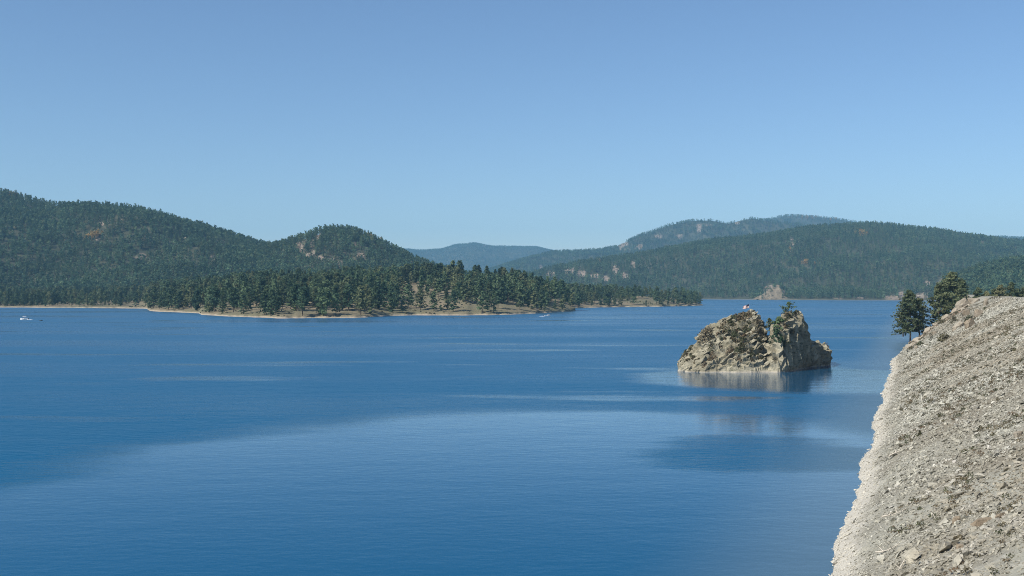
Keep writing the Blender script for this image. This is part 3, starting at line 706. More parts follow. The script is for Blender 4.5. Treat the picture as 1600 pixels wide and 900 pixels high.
# ------------------------------------------------------------------ dam slope and bluff
CA, SA = math.cos(R(20)), math.sin(R(20))
def sp_to_xy(s_, p_): return -6 + SA * s_ + CA * p_, CA * s_ - SA * p_
def xy_to_sp(x_, y_): return (x_ + 6) * SA + y_ * CA, (x_ + 6) * CA - y_ * SA
SLOPE = 0.56; PC = 35.0
S_END = ([-20, 0, 4.7, 11.8, 15, 20, 24, 27, 32, 40, 110], [372, 384, 418, 458, 470, 476, 486, 500, 640, 800, 840])
def dam_h(s_, p_, rough=True):
    s_ = np.asarray(s_, float); p_ = np.asarray(p_, float)
    edge = .9 * fbm(s_ / 24, p_ * 0 + 1, seed=12, oct=3) + .28 * fbm(s_ / 6, p_ / 9, seed=13, oct=2)
    pe = p_ + edge * np.clip(1 - p_ / 25, 0, 1)
    z = np.where(pe < PC, pe * SLOPE, PC * SLOPE)
    z = np.where(p_ > PC + 9, z - (p_ - PC - 9) * np.where(s_ < 450, .5, .04), z)
    if rough:
        z = z + .22 * fbm(s_ / 7, p_ / 5, seed=14, oct=3) + .10 * fbm(s_ / 1.7, p_ / 1.5, seed=15, oct=3)
        bl = sstep(395, 440, s_) * sstep(2, 12, p_)                    # natural bluff at the far end
        z = z + bl * (0.9 * sstep(8, 20, p_) * (1 - sstep(24, 32, p_)) + 0.9 * fbm(s_ / 10, p_ / 6, seed=16, oct=4, ridge=True) * np.clip(1 - (p_ - 30) / 8, .1, 1))
    se = np.interp(p_, *S_END)
    over = np.clip(s_ - se, 0, None)
    z = z - 2.6 * sstep(0, 8, over) * sstep(2, 10, p_) - np.clip(over - np.clip(64 * sstep(1.2, 5.5, p_) - np.clip(p_, 0, 24) * 1.2, 0, None), 0, None) * .8
    return z
ss = np.concatenate([np.arange(-40, 34, 2.5), np.arange(34, 220, .8), np.arange(220, 380, 1.2), np.arange(380, 540, 1.0), np.arange(540, 900, 6)])
pp = np.concatenate([np.arange(-16, 46, .7), np.arange(46, 116, 4)])
SS, PP = np.meshgrid(ss, pp, indexing='ij'); ZZ = dam_h(SS, PP); XX, YY = sp_to_xy(SS, PP)
dam = link('dam_slope', mesh_np('dam_slope', np.stack([XX.ravel(), YY.ravel(), ZZ.ravel()], 1), grid_faces(len(ss), len(pp))[:, ::-1], M_DAM))
add_attr(dam.data, 'soil', (sstep(-40, -24, SS - np.interp(PP, *S_END)) * sstep(3, 8, PP)).ravel())
tag(dam, 'stony sloping bank of the dam running down into the water', kind='structure')

# riprap
stone_meshes = [from_bm('stone_%d' % i, rock_hull(600 + i, (1.0, f, hgt), 13), M_STONE) for i, (f, hgt) in
                enumerate([(.7, .4), (.8, .5), (.6, .35), (.9, .6), (.55, .45), (.75, .3), (.65, .55), (.85, .38)])]
stone_coll = proto_collection('stones', stone_meshes)
g = np.random.default_rng(42)
def stones(n, s0, s1, size, sig, pmin=-1.2, pmax=37):
    s_ = g.uniform(s0, s1, n); p_ = pmin + (pmax - pmin) * g.random(n)
    x_, y_ = sp_to_xy(s_, p_); z_ = dam_h(s_, p_)
    pxx, pyy = proj(x_, y_, z_); soil = sstep(-36, -26, s_ - np.interp(p_, *S_END)) * sstep(4, 8, p_)
    k = (g.random(n) > soil * .8) & (pxx < 1640) & (pyy < 930) & (z_ > -.35) & (y_ > 15)
    sz = size * np.exp(g.normal(0, sig, n)) * (.66 + .34 * sstep(1.5, 6, p_)); 
    return np.stack([x_, y_, z_ + sz * .10, sz, s_, p_], 1)[k]
A = np.concatenate([stones(20000, 36, 95, .17, .48), stones(54000, 75, 190, .21, .48), stones(48000, 170, 300, .25, .48), stones(38000, 280, 440, .34, .48), stones(1300, 40, 430, .7, .3, 3)])
A = A[A[:, 3] < 1.7]
m = len(A)
tilt = math.atan(SLOPE)
nrm_rot = np.zeros((m, 3))
az = g.random(m) * 6.283
# lie on the slope: slope tilt about the along-dam axis, random spin and wobble
for_i = Matrix.Rotation(-R(20), 3, 'Z') @ Matrix.Rotation(-tilt, 3, 'Y')
wob = g.normal(0, .32, (m, 2))
for i in range(m):
    e = (for_i @ Matrix.Rotation(az[i], 3, 'Z') @ Matrix.Rotation(wob[i, 0], 3, 'X') @ Matrix.Rotation(wob[i, 1], 3, 'Y')).to_euler()
    nrm_rot[i] = e
pick = g.integers(0, len(stone_meshes), m)
appar = A[:, 3] / A[:, 1]; pxx, pyy = proj(A[:, 0], A[:, 1], A[:, 2]); appar = np.where((pxx < 1598) & (pyy < 898), appar, 0)
big = np.zeros(m, bool); big[np.argsort(-appar)[:300]] = True
scl = A[:, 3:4] * g.uniform(.8, 1.2, (m, 3))
for i in np.where(big)[0]:
    o = link('stone', stone_meshes[pick[i]], dam); o.location = A[i, :3] + np.array([0, 0, A[i, 3] * .06]); o.rotation_euler = nrm_rot[i]; o.scale = scl[i]
q = ~big
scatter('riprap', A[q, :3], nrm_rot[q], scl[q], pick[q], stone_coll, 'grey-brown broken stone covering the dam slope', dam)

# ------------------------------------------------------------------ dry tufts and weeds on the slope
tuft_coll = proto_collection('tufts', [mesh_np('tuft_%d' % i, *bush_geo(700 + i, .5, .4, 40, .10), M_BUSH_DRY if i < 2 else M_BUSH) for i in range(3)])
n_ = 9000; s_ = g.uniform(40, 470, n_); p_ = g.uniform(4, 37, n_)
k = (fbm(s_ / 14, p_ / 7, seed=33, oct=3) > .05) ; s_, p_ = s_[k], p_[k]
x_, y_ = sp_to_xy(s_, p_); m = len(s_)
scatter('dry_weeds', np.stack([x_, y_, dam_h(s_, p_)], 1), np.stack([np.zeros(m), np.zeros(m), g.random(m) * 6.28], 1), g.uniform(.35, 1.0, (m, 1)) * np.ones((1, 3)), g.integers(0, 3, m), tuft_coll, 'dry brown weeds between the stones of the slope', dam)

def on_slope(pxl, yl):
    """world point of the dam surface seen at a photograph pixel"""
    Ds = np.linspace(40, 620, 5800); xs = wx(pxl, Ds); zs = wz(yl, Ds); a, b = xy_to_sp(xs, Ds)
    hit = np.where(zs <= dam_h(a, b))[0]
    i = hit[0] if len(hit) else len(Ds) - 1
    return xs[i], Ds[i], zs[i]

def boulder(pxl, yl, wpx, hpx, name, label, cat, seed, m_, depth=.7, rot=(0, 0, 0), n=22):
    x_, y_, z_ = on_slope(pxl, yl); w_ = wpx / F * y_; h_ = hpx / F * y_
    bm = rock_hull(seed, (w_, w_ * depth, h_ * 1.9), n)
    bmesh.ops.subdivide_edges(bm, edges=bm.edges, cuts=1, use_grid_fill=True)
    gg = random.Random(seed)
    for v in bm.verts: v.co += Vector((gg.uniform(-1, 1), gg.uniform(-1, 1), gg.uniform(-1, 1))) * .035 * min(w_, h_ * 2)
    o = link(name, from_bm(name, bm, m_), loc=(x_, y_ + .15 * w_, z_ + .12 * h_)); o.rotation_euler = rot
    tag(o, label, cat); return o
boulder(1492, 724, 8, 6, 'boulder', 'small pale white boulder alone in the middle of the stony slope', 'boulder', 1, M_PALE)
boulder(1592, 683, 16, 9, 'boulder', 'pale rounded boulder on the slope at the right edge', 'boulder', 2, M_BOULDER)
boulder(1546, 700, 7, 5, 'boulder', 'light grey boulder just above the white one on the slope', 'boulder', 3, M_PALE)
boulder(1538, 818, 44, 7, 'rock_slab', 'long flat pale rock slab lying low on the slope', 'rock slab', 4, M_BOULDER, .35, (0, R(-6), R(12)))
boulder(1570, 806, 30, 6, 'rock_slab', 'flat slab upslope of the longest rock slab', 'rock slab', 5, M_BOULDER, .35, (0, R(-8), R(10)))
boulder(1497, 816, 18, 9, 'rock_slab', 'broken slab with a dark gap beneath it', 'rock slab', 6, M_BOULDER, .5, (0, R(-10), R(8)))
boulder(1500, 857, 13, 8, 'boulder', 'brown boulder beside the patch of dry weeds', 'boulder', 61, M_BOULDER)
# broken rock and scrub over the natural bluff
gb = np.random.default_rng(31); BV = []; BF = []; off = 0; scr = []
cnt = 0
while cnt < 170:
    p_ = gb.uniform(4, 33); s_ = np.interp(p_, *S_END) - gb.uniform(0, 30) ** 1.0
    if fbm(np.array([s_ / 7]), np.array([p_ / 5]), seed=71)[0] < -.05: 
        scr.append((s_, p_)); continue
    x_, y_ = sp_to_xy(s_, p_); z_ = float(dam_h(s_, p_)); k = gb.uniform(.5, 1.0) * (1.9 if gb.random() < .3 else 1.0)
    bm = rock_hull(int(gb.integers(1, 99999)), (2.2 * k, 1.5 * k, 1.0 * k), 12)
    rot = Matrix.Rotation(gb.normal(.2, .4), 3, 'Z') @ Matrix.Rotation(R(-30) + gb.normal(0, .25), 3, 'Y') @ Matrix.Rotation(gb.normal(0, .25), 3, 'X')
    bm.verts.index_update()
    for f in bm.faces: BF.append([v.index + off for v in f.verts][:3])
    BV += [tuple(rot @ v.co + Vector((x_, y_, z_ + .15 * k))) for v in bm.verts]; off += len(bm.verts); bm.free(); cnt += 1
tag(link('broken_rock', mesh_np('broken_rock', np.array(BV), np.array(BF), M_BOULDER), dam), 'broken brown rock lying over the bluff', kind='stuff')
scr = np.array(scr)[:160]; x_, y_ = sp_to_xy(scr[:, 0], scr[:, 1]); m = len(scr)
scatter('bluff_scrub', np.stack([x_, y_, dam_h(scr[:, 0], scr[:, 1])], 1), np.stack([np.zeros(m), np.zeros(m), gb.random(m) * 6.28], 1), gb.uniform(.6, 1.9, (m, 1)) * np.ones((1, 3)), gb.integers(0, 3, m), tuft_coll, 'low scrub growing between the rocks of the bluff', dam)
# bluff outcrops
for i, (a, b, w_, h_, lb, rt) in enumerate([
        (1506, 479, 24, 12, 'tilted pale slab at the top of the bluff', (0, R(-30), R(10))),
        (1522, 473, 20, 9, 'flat capping rock on the crest of the bluff', (0, R(-12), 0)),
        (1511, 493, 14, 10, 'blocky boulder halfway up the bluff beside a green bush', (0, R(-20), 0)),
        (1530, 494, 17, 11, 'cracked pale boulder right of the green bush on the bluff', (0, R(-8), 0)),
        (1499, 513, 26, 10, 'long slanted slab with a deep shadow under it', (0, R(-32), R(15))),
        (1517, 511, 17, 14, 'bright squarish boulder beside the long slanted slab', (0, R(-10), 0)),
        (1541, 477, 9, 11, 'upright brown rock standing on the crest of the bluff', (0, 0, 0)),
        (1496, 486, 14, 9, 'grey rock on the outer edge of the bluff', (0, R(-35), 0)),
        (1480, 499, 15, 8, 'low rock at the foot of the tall bluff pine', (0, R(-35), 0)),
        (1460, 523, 14, 6, 'low rock on the lower edge of the bluff', (0, R(-30), 0)),
        (1432, 545, 9, 5, 'dark rock near the waterline at the foot of the bluff', (0, R(-20), 0))]):
    boulder(a, b, w_, h_, 'boulder', lb, 'boulder', 20 + i, M_BOULDER, .8, rt)
# driftwood
def driftwood(pxl, yl, seed, label, ln):
    x_, y_, z_ = on_slope(pxl, yl); gg = np.random.default_rng(seed)
    th = gg.uniform(-.5, .9); pts_ = [np.array([ln * (t - .5) * math.cos(th), ln * (t - .5) * math.sin(th), .25 + .12 * math.sin(4 * t + seed) + ln * (t - .5) * math.cos(th) * .45]) for t in np.linspace(0, 1, 7)]
    V, Fc = tube(np.array(pts_), ln * .035 * np.linspace(1, .35, 7) * gg.uniform(.8, 1.2, 7), 6)
    t = empty('driftwood', (x_, y_, z_))
    link('branch', mesh_np('branch', V, Fc, M_WOOD, smooth=True), t)
    for k in range(2):
        b0 = pts_[2 + k * 2]; d = np.array([gg.normal(0, .4), gg.normal(0, .4), .5]) * ln * .3
        V, Fc = tube(np.array([b0, b0 + d * .5, b0 + d + gg.normal(0, .05, 3)]), np.array([.03, .022, .008]) * ln, 5); link('twig', mesh_np('twig', V, Fc, M_WOOD, smooth=True), t)
    tag(t, label, 'driftwood')
driftwood(1404, 709, 1, 'forked bleached driftwood on the slope above the pale waterline band', 2.6)
driftwood(1396, 806, 2, 'bleached driftwood stick low on the slope beside the pale band', 2.0)
driftwood(1386, 862, 3, 'curved bleached driftwood branch nearest the bottom of the slope', 1.7)
driftwood(1408, 888, 4, 'thin bleached stick right of the curved driftwood', 1.5)

# ------------------------------------------------------------------ shrubs
def shrub(pos, w_, h_, seed, label, m_=None, dens=1.0, group=None):
    m_ = m_ or M_BUSH
    if 293 < pos[1] < 352 and pos[0] < 103: w_ *= 1.35; h_ *= 1.3
    n = int(260 * dens); V, Fc = bush_geo(seed, w_ * .5, h_, n, max(.12, w_ * .075))
    t = empty('shrub', pos)
    link('foliage', mesh_np('shrub_foliage', V, Fc, m_), t)
    TV = []; TF = []; off = 0; gg = np.random.default_rng(seed)
    for k in range(5):
        e = np.array([gg.normal(0, .22 * w_), gg.normal(0, .22 * w_), h_ * .75]); v, f = tube(np.array([[0, 0, -.3], e * .5, e]), np.array([.05, .035, .015]) * max(w_, 1) * .6, 4); TV.append(v); TF.append(f + off); off += len(v)
    link('stems', mesh_np('shrub_stems', np.concatenate(TV), np.concatenate(TF), M_BARK), t)
    tag(t, label, 'shrub', group); return t
for i, (a, b, w_, h_, lb, m_) in enumerate([
        (1516, 503, 20, 11, 'wide green bush between boulders on the bluff', M_BUSH),
        (1475, 533, 24, 13, 'low green bush on the lower bluff beside the stones', M_BUSH),
        (1455, 531, 8, 14, 'narrow dark bush left of the low green bush', M_BUSH),
        (1490, 503, 12, 11, 'small green bush under the crest of the bluff', M_BUSH),
        (1470, 506, 14, 7, 'sprawling bush on the outer edge of the bluff', M_BUSH),
        (1505, 491, 8, 6, 'little dark bush beside the blocky boulder', M_BUSH),
        (1424, 546, 10, 6, 'dark scrub at the foot of the bluff by the waterline', M_BUSH),
        (1438, 540, 16, 7, 'dark scrub under the waterside pines', M_BUSH),
        (1539, 484, 6, 5, 'tiny bush beside the upright brown rock', M_BUSH),
        (1437, 681, 6, 9, 'single dark weed bush on the middle of the stony slope', M_BUSH),
        (1500, 842, 16, 7, 'olive weeds in the dry patch low on the slope', M_BUSH_DRY),
        (1585, 548, 12, 5, 'dark little bush high on the slope at the right', M_BUSH)]):
    x_, y_, z_ = on_slope(a, b); shrub((x_, y_, z_ - .1), w_ / F * y_, h_ / F * y_, 800 + i, lb, m_)

# ------------------------------------------------------------------ pines on the bluff
def near_pine(pxl, ybase, ytop, D, rad, seed, label, start=.2, n_br=130, lean=.02, m_=None, sparse=.0, tufts=7, quads=6, size=.40, name='pine_tree', topround=.6):
    z0 = wz(ybase, D); h = (ybase - ytop) / F * D
    tm, cm = pine_meshes(name, m_ or M_NEEDLE_NEAR, h=h, rad=rad, seed=seed, n_br=n_br, tufts=tufts, quads=quads, size=size, start=start, lean=lean, topround=topround, sparse=sparse, k=8)
    t = empty(name, (wx(pxl, D), D, z0)); link('trunk', tm, t); link('crown', cm, t); tag(t, label, 'pine tree'); return t
near_pine(1422, 534, 455, 462, 6.2, 1, 'broad pine at the water edge, its trunk foot against the lake', .17)
near_pine(1436, 531, 466, 466, 4.2, 2, 'shorter pine behind the broad waterside pine, nearer the bluff', .16, 80)
near_pine(1411, 526, 468, 474, 4.2, 3, 'outermost small pine hanging over the lake', .1, 60)
near_pine(1468, 524, 444, 468, 4.4, 4, 'left pine of the pair rising behind the bluff edge', .1)
near_pine(1488, 495, 426, 470, 5.8, 5, 'tallest pine on the bluff with bare lower trunk', .24, 120)
near_pine(1477, 505, 437, 482, 5.0, 6, 'pine standing right behind the tallest bluff pine', .2, 90)
near_pine(1502, 480, 437, 486, 3.6, 7, 'slender pine right of the tallest bluff pine', .15, 70)
for i, (a, b, c, D, r_, lb) in enumerate([
        (1529, 471, 450, 500, 2.6, 'small round pine on the skyline right of the bluff rocks'),
        (1541, 471, 456, 505, 1.8, 'lowest young pine beside the small round pine on the skyline'),
        (1554, 471, 452, 520, 2.3, 'pointed young pine left of the skyline pair'),
        (1563, 470, 446, 515, 2.8, 'leafy olive pine in the middle of the skyline row'),
        (1580, 470, 442, 520, 3.0, 'dark dense pine tallest in the skyline row'),
        (1590, 470, 452, 525, 2.2, 'small pine right of the tallest skyline row pine'),
        (1600, 470, 450, 520, 2.4, 'pine cut by the right edge of the view')]):
    near_pine(a, b, c, D, r_, 20 + i, lb, .04, 55, tufts=6, quads=5, size=.38)

# ------------------------------------------------------------------ rock island
IX = ([1054, 1060, 1066, 1075, 1090, 1098, 1106, 1120, 1140, 1152, 1162, 1178, 1186, 1191, 1196, 1205, 1211, 1221, 1232, 1246, 1250, 1254, 1258, 1271, 1282, 1290, 1298, 1301, 1306],
      [583, 574, 560, 549, 536, 519, 510, 506, 497, 495, 493.5, 491, 494, 509, 527, 528, 512, 499, 492, 490, 500, 516, 532, 535, 541, 544, 549, 560, 583])
IF = ([1050, 1060, 1075, 1100, 1200, 1215, 1226, 1240, 1262, 1280, 1302, 1310], [308, 304, 299.5, 297.5, 297, 297.2, 299.5, 305, 317, 322, 328, 332])
x_ = np.arange(42, 103, .30); y_ = np.arange(293, 352, .36)
XI, YI = np.meshgrid(x_, y_, indexing='ij'); PI_ = 800 + F * XI / YI
front = np.interp(PI_, *IF) + 1.3 * fbm(PI_ / 26, YI / 40, seed=3, oct=2)
ysil = np.interp(PI_, *IX)
left_w = 1 - sstep(1195, 1212, PI_)
run = 13.5 * left_w + (1 - left_w) * np.interp(PI_, [1212, 1240, 1262, 1270, 1300], [8, 7, 6, 5, 5])
t = (YI - front) / run
zc = wz(ysil, front + run)
pw = .72 * left_w + (1 - left_w) * .42
pr = np.clip(t, 0, 1) ** pw
tc = np.clip(t, 0, 1); pr = pr * left_w + (1 - left_w) * np.where(tc < .35, tc / .35 * .66, .66 + .34 * ((tc - .35) / .65) ** .8)
inside = sstep(1056, 1067, PI_) * (1 - sstep(1289, 1299, PI_))
bk = 1 - np.clip((t - 1) * run / np.interp(PI_, [1060, 1120, 1200, 1262, 1300], [9, 22, 24, 20, 9]), 0, 2) ** 1.6
ZI = np.where(t < 0, t * run * 1.3, np.where(t < 1, zc * pr, zc * bk)); ZI = np.clip(ZI, -3, None) * inside - 2.5 * (1 - inside)
# ledges along tilted strata, fractures, crags
q_ = (-.55 * XI + .25 * YI + ZI * .85)
led = q_ / 2.1 + .9 * fbm(XI / 9, YI / 9, ZI / 9, seed=7, oct=3); saw = led - np.floor(led)
led2 = (XI * .8 + YI * .45 + ZI * .2) / 3.6 + .8 * fbm(XI / 7, YI / 7, ZI / 7, seed=27, oct=3); saw2 = led2 - np.floor(led2)
env = sstep(-.02, .12, t) * inside
disp = env * (1.5 * (saw ** 2 - .35) + 1.0 * (np.minimum(saw2 * 1.4, 1) - .7) + 2.0 * fbm(XI / 5, YI / 5, ZI / 5, seed=8, oct=5, ridge=True) * .55 + .35 * fbm(XI / 1.2, YI / 1.2, ZI / 1.2, seed=18, oct=3))
disp = disp + env * (1 - left_w) * 1.4 * fbm(XI / 2.6 + YI / 4, YI / 3.5, ZI / 9, seed=44, oct=3, ridge=True)
disp *= np.where(t > .8, .65, 1.0)
gxn, gyn = np.gradient(ZI, .30, .36); nl = np.sqrt(gxn ** 2 + gyn ** 2 + 1)
V = np.stack([(XI - gxn / nl * disp).ravel(), (YI - gyn / nl * disp).ravel(), (ZI + disp / nl * .8).ravel()], 1)
isl = empty('rock_island', (72, 312, 0))
base = mesh_np('island_body', V - np.array([72, 312, 0]), grid_faces(len(x_), len(y_))[:, ::-1], M_ISLE)
link('rock_body', base, isl)
tag(isl, 'craggy tan rock island with two peaks standing in the lake', 'rock island')
# slabs and blocks broken along the strata
gg = np.random.default_rng(9); BV = []; BF = []; off = 0; cnt = 0
zs = (ZI + disp / nl * .8)
while cnt < 330:
    i = gg.integers(0, len(x_)); j = gg.integers(0, len(y_))
    if t[i, j] < .02 or t[i, j] > 1.15 or zs[i, j] < .2 or inside[i, j] < .9: continue
    lw = left_w[i, j]
    big_ = gg.random() < .25
    dims = np.array([gg.uniform(1.2, 3.8), gg.uniform(.8, 2.0), gg.uniform(.4, 1.0)]) * (1.5 if big_ else .8) if lw > .5 else np.array([gg.uniform(.6, 1.5), gg.uniform(.6, 1.6), gg.uniform(1.0, 3.0)]) * .9
    bm = rock_hull(int(gg.integers(1, 99999)), tuple(dims), 14)
    rot = Matrix.Rotation(gg.normal(0, .25), 3, 'Z') @ Matrix.Rotation(R(-33) * (1 if lw > .5 else .2) + gg.normal(0, .12), 3, 'Y') @ Matrix.Rotation(gg.normal(.25, .15), 3, 'X')
    vs = [rot @ v.co + Vector((x_[i] - 72, y_[j] - 312, zs[i, j])) for v in bm.verts]; bm.verts.index_update(); bm.faces.ensure_lookup_table()
    for f in bm.faces: BF.append([v.index + off for v in f.verts][:3])
    BV += [tuple(v) for v in vs]; off += len(vs); bm.free(); cnt += 1
ob = link('broken_slabs', mesh_np('broken_slabs', np.array(BV), np.array(BF), M_ISLE), isl); ob['kind'] = 'stuff'

def isl_z(px_, D_):
    x0 = wx(px_, D_); i = int(np.clip((x0 - 42) / .30, 0, len(x_) - 1)); j = int(np.clip((D_ - 293) / .36, 0, len(y_) - 1)); return x0, zs[i, j]
def isl_hit(pxl, yl):
    for D in np.arange(294, 350, .25):
        x0, z0 = isl_z(pxl, D)
        if wz(yl, D) <= z0: return x0, D, z0
    return wx(pxl, 312), 312, isl_z(pxl, 312)[1]
for i, (a, b, w_, h_, lb, m_) in enumerate([
        (1101, 535, 21, 19, 'big brown bush on the left shoulder of the island', M_BUSH_DRY),
        (1112, 549, 10, 18, 'dark bush below the big brown bush on the island', M_BUSH),
        (1073, 556, 12, 9, 'olive bush at the left end of the island', M_BUSH),
        (1113, 559, 10, 8, 'small bush low on the left slope of the island', M_BUSH_DRY),
        (1169, 493, 8, 7, 'small brown bush on the left peak under the flag', M_BUSH_DRY),
        (1148, 526, 16, 9, 'olive bush in the middle of the pale slabs', M_BUSH),
        (1162, 541, 14, 13, 'dark green bush in a hollow of the left rock face', M_BUSH),
        (1155, 552, 16, 9, 'sprawling olive bush below the hollow on the island', M_BUSH),
        (1142, 556, 14, 8, 'dry bush left of the sprawling olive bush', M_BUSH_DRY),
        (1186, 529, 18, 16, 'rusty brown bush beside the gully of the island', M_BUSH_DRY),
        (1156, 569, 8, 7, 'small bush near the waterline of the island front', M_BUSH_DRY),
        (1100, 573, 9, 8, 'small dry bush above the left waterline of the island', M_BUSH_DRY),
        (1183, 507, 8, 8, 'olive bush on the gully edge of the left peak', M_BUSH_DRY),
        (1231, 501, 9, 6, 'dark bush on top of the right peak', M_BUSH),
        (1224, 538, 12, 12, 'dark green bush on the lower part of the right crag', M_BUSH),
        (1278, 538, 6, 5, 'small bush on the low right rocks of the island', M_BUSH_DRY),
        (1291, 546, 9, 9, 'brown bush on the far right end of the island', M_BUSH_DRY),
        (1106, 520, 12, 8, 'pale bush on the crest of the left shoulder', M_BUSH_DRY),
        (1212, 566, 9, 7, 'dry bush at the foot of the gully by the water', M_BUSH_DRY)]):
    x0, y0, z0 = isl_hit(a, b); shrub((x0, y0, z0 - .35), w_ / F * y0, h_ / F * y0, 900 + i, lb, m_, .8)
def isl_pine(a, yb, yt, D, rad, seed, label, **kw):
    h = (yb - yt) / F * D
    tm, cm = pine_meshes('island_pine', M_NEEDLE, h=h, rad=rad, seed=seed, **kw)
    t_ = empty('pine_tree', (wx(a, D), D, wz(yb, D))); link('trunk', tm, t_); link('crown', cm, t_); tag(t_, label, 'pine tree')
isl_pine(1231, 495, 472, 311, 2.4, 3, 'sparse little pine growing on the right peak of the island', n_br=34, tufts=5, quads=4, size=.22, start=.06, lean=.05, topround=.8, sparse=.15)
isl_pine(1203, 524, 498, 309, 1.5, 7, 'thin pine in the gully between the two peaks', n_br=30, tufts=4, quads=4, size=.22, start=.3, lean=.03)
isl_pine(1218, 522, 496, 304, 2.2, 8, 'dense dark pine leaning on the left side of the right crag', n_br=44, tufts=5, quads=4, size=.32, start=.1)
isl_pine(1214, 546, 515, 301, 2.2, 9, 'dark pine clinging to the face below the gully', n_br=44, tufts=5, quads=4, size=.32, start=.08)

scrub_coll = proto_collection('scrub', [mesh_np('scrub_%d' % i, *bush_geo(950 + i, .6, .6, 70, .16), M_BUSH_DRY if i < 2 else M_BUSH) for i in range(4)])
sp_ = []
while len(sp_) < 420:
    i = gg.integers(0, len(x_)); j = gg.integers(0, len(y_))
    if t[i, j] < .1 or t[i, j] > 1.2 or zs[i, j] < .8 or inside[i, j] < .9: continue
    if fbm(np.array([x_[i] / 6]), np.array([y_[j] / 6]), seed=61)[0] < .0: continue
    sp_.append((x_[i], y_[j], zs[i, j] - .1))
sp_ = np.array(sp_); m = len(sp_)
scatter('island_scrub', sp_, np.stack([np.zeros(m), np.zeros(m), gg.random(m) * 6.28], 1), gg.uniform(.5, 1.7, (m, 1)) * gg.uniform(.8, 1.2, (m, 3)), gg.integers(0, 4, m), scrub_coll, 'dry scrub in the cracks of the rock island')

# flag
fD = 311; fx = wx(1170.5, fD); fz0 = isl_z(1170.5, fD)[1]; ftop = wz(475, fD)
fl = empty('flag', (fx, fD, fz0 - .3)); hP = ftop - fz0 + .3
V, Fc = tube(np.array([[0, 0, 0], [0, 0, hP * .5], [0, 0, hP]]), np.array([.05, .045, .035]), 8); link('pole', mesh_np('pole', V, Fc, M_METAL, smooth=True), fl)
def flag_mat():
    m, n, l, b = mat('flag_cloth'); uv = n.new('ShaderNodeUVMap'); s_ = sep(n, l, uv.outputs[0])
    st = math_(n, l, 'GREATER_THAN', math_(n, l, 'FRACT', math_(n, l, 'MULTIPLY', s_[1], 6.5)), .34)
    c = mix(n, l, st, (.42, .05, .06), (.58, .55, .48))
    can = math_(n, l, 'MULTIPLY', math_(n, l, 'LESS_THAN', s_[0], .45), math_(n, l, 'GREATER_THAN', s_[1], .46))
    vo = n.new('ShaderNodeTexVoronoi'); vo.inputs['Scale'].default_value = 14; l.new(uv.outputs[0], vo.inputs['Vector'])
    c2 = mix(n, l, math_(n, l, 'LESS_THAN', vo.outputs['Distance'], .12), (.01, .014, .05), (.75, .75, .75))
    l.new(mix(n, l, can, c, c2), b.inputs['Base Color']); b.inputs['Roughness'].default_value = .8
    return m
nu, nv = 20, 10; U, Vv = np.meshgrid(np.linspace(0, 1, nu), np.linspace(0, 1, nv), indexing='ij')
fw, fh = 1.9, 1.1
droop = .45 * U ** 1.3
Vf = np.stack([-fw * U * .93, .18 * np.sin(U * 8 + Vv * 1.5) * U, hP - .05 - fh + fh * Vv - droop * (.5 + .5 * Vv) * 1.6 + .05 * np.sin(U * 9)], -1).reshape(-1, 3)
fm = mesh_np('flag_cloth', Vf, grid_faces(nu, nv), flag_mat(), smooth=True)
uvl = fm.uv_layers.new(name='UVMap'); li = np.zeros(len(fm.loops), np.int32); fm.loops.foreach_get('vertex_index', li)
uvl.data.foreach_set('uv', np.stack([U.ravel()[li], Vv.ravel()[li]], 1).astype(np.float32).ravel())
fc = link('cloth', fm, fl); sm = fc.modifiers.new('thickness', 'SOLIDIFY'); sm.thickness = .01
tag(fl, 'striped flag with dark blue canton waving on a pole on the island', 'flag')

# ------------------------------------------------------------------ boats
def hull_mesh(name, L, Bm, H, m_, seed=0):
    st = np.linspace(0, 1, 9); V = []; k = 7
    for u in st:
        wd = Bm * .5 * (1 - max(0, (u - .45) / .55) ** 2.2) * (1 if u > 0 else .96); sheer = H * (1 + .35 * u ** 2)
        for a in np.linspace(-1, 1, k):
            V.append(((u - .5) * L + .10 * L * (u ** 3) * (1 - abs(a)) * 0, wd * math.copysign(abs(a) ** .6, a) if abs(a) > 1e-6 else 0, -.25 + (sheer + .25) * abs(a) ** 1.6))
    V = np.array(V); i = np.arange(9 * k).reshape(9, k)
    Fq = list(map(tuple, grid_faces(9, k)))
    bm = bmesh.new(); vs = [bm.verts.new(v) for v in V]
    for f in Fq: 
        try: bm.faces.new([vs[q] for q in f])
        except ValueError: pass
    bm.faces.new([vs[q] for q in i[0]])
    # deck, a little below the gunwale
    for a in range(8):
        try: bm.faces.new([vs[i[a, 0]], vs[i[a, -1]], vs[i[a + 1, -1]], vs[i[a + 1, 0]]])
        except ValueError: pass
    bmesh.ops.remove_doubles(bm, verts=bm.verts, dist=.001); bmesh.ops.recalc_face_normals(bm, faces=bm.faces)
    return from_bm(name, bm, m_)
def box_mesh(name, c, d, m_, bev=.04, shear=0):
    bm = bmesh.new(); bmesh.ops.create_cube(bm, size=1)
    for v in bm.verts: v.co = Vector((v.co.x * d[0] + (shear if v.co.z > 0 else 0), v.co.y * d[1], v.co.z * d[2])) + Vector(c)
    bmesh.ops.bevel(bm, geom=bm.edges, offset=bev, segments=2, affect='EDGES'); return from_bm(name, bm, m_)
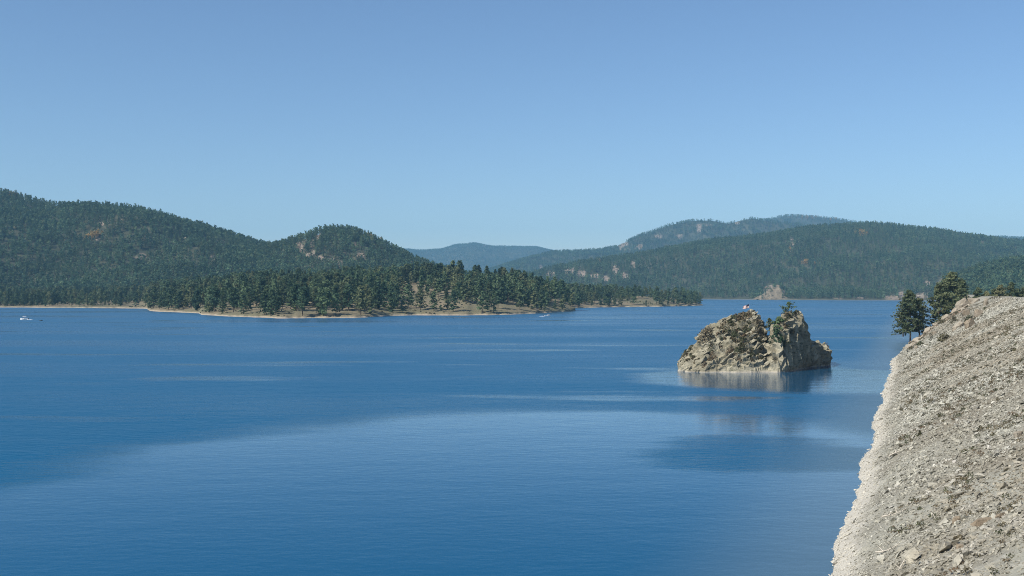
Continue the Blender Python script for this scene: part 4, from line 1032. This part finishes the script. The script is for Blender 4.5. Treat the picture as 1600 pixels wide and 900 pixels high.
def motorboat(pxl, yl, L, heading, label, canopy, wake):
    D = F * CAMH / (yl - HOR); t_ = empty('motorboat', (wx(pxl, D), D, 0), heading)
    link('hull', hull_mesh('hull', L, L * .36, L * .15, M_WHITE), t_)
    link('windscreen', box_mesh('windscreen', (L * .12, 0, L * .22), (L * .03, L * .26, L * .09), M_GLASS, .02, -L * .05), t_)
    link('console', box_mesh('console', (L * .04, 0, L * .19), (L * .12, L * .22, L * .10), M_WHITE), t_)
    link('motor', box_mesh('motor', (-L * .54, 0, L * .12), (L * .07, L * .06, L * .20), M_DARK, .03), t_)
    if canopy == 'white':
        link('canopy', box_mesh('canopy', (-L * .06, 0, L * .43), (L * .42, L * .32, L * .05), M_WHITE, .06), t_)
        for sx in (-.22, .1):
            for sy in (-.14, .14):
                V, Fc = tube(np.array([[L * sx, L * sy, L * .12], [L * sx * .95, L * sy, L * .28], [L * sx * .9, L * sy, L * .42]]), np.array([.035] * 3), 5); link('post', mesh_np('post', V, Fc, M_METAL), t_)
    else:
        link('cover', box_mesh('cover', (L * .22, 0, L * .20), (L * .30, L * .26, L * .10), M_CANVAS, .12), t_)
    tag(t_, label, 'motorboat')
    # wake: a low ridge of churned foam astern
    gw = np.random.default_rng(int(pxl)); n1, n2 = 26, 9; U, Q = np.meshgrid(np.linspace(0, 1, n1), np.linspace(-1, 1, n2), indexing='ij')
    zz = (1 - Q ** 2) * (.34 * (1 - U) + .05) * (1 + .8 * gw.normal(0, .35, U.shape)) * np.clip((1 - U) * 4, 0, 1)
    Vw = np.stack([-L * .42 - U * wake, Q * (L * .22 + U * wake * .07) * (1 + .15 * gw.normal(0, 1, U.shape)), zz - .03], -1).reshape(-1, 3)
    wk = link('wake', mesh_np('wake', Vw, grid_faces(n1, n2), M_FOAM)); wk.location = t_.location; wk.rotation_euler = t_.rotation_euler
    tag(wk, 'white foam wake trailing ' + ('the boat with the white canopy' if canopy == 'white' else 'the boat with the tan cover'), kind='stuff')
motorboat(38, 499.6, 6.2, R(178), 'white motorboat with white canopy and spray at the far left', 'white', 4.5)
motorboat(855, 494.2, 5.6, R(2), 'white motorboat with tan cover below the peninsula tip', 'tan', 5.5)
Dj = F * CAMH / (501.2 - HOR)
jt = empty('towed_float', (wx(64, Dj), Dj, 0), R(4))
bm = bmesh.new(); bmesh.ops.create_uvsphere(bm, u_segments=16, v_segments=10, radius=1)
for v in bm.verts: v.co = Vector((v.co.x * 1.35, v.co.y * .75, .18 + v.co.z * .28 * (1 + .2 * v.co.x)))
link('hull', from_bm('float_hull', bm, M_DARK, True), jt)
link('backrest', box_mesh('backrest', (.25, 0, .52), (.5, .7, .3), M_DARK, .1), jt)
tag(jt, 'small dark low float on the water behind the far left boat', 'float')

# ------------------------------------------------------------------ haze
def haze():
    bm = bmesh.new(); bmesh.ops.create_cube(bm, size=1)
    lo = Vector((-9800, -800, -13)); hi = Vector((9800, 12800, 760))
    for v in bm.verts: v.co = Vector([lo[i] if v.co[i] < 0 else hi[i] for i in range(3)])
    m = bpy.data.materials.new('haze'); m.use_nodes = True; n = m.node_tree.nodes; l = m.node_tree.links
    n.remove(n['Principled BSDF']); pv = n.new('ShaderNodeVolumePrincipled')
    pv.inputs['Density'].default_value = 0.000063; pv.inputs['Color'].default_value = (0.31, 0.68, 1.0, 1); pv.inputs['Anisotropy'].default_value = 0.0
    l.new(pv.outputs[0], n['Material Output'].inputs['Volume'])
    o = link('haze', from_bm('haze', bm, m)); tag(o, 'pale blue air haze over the lake', kind='stuff')
haze()
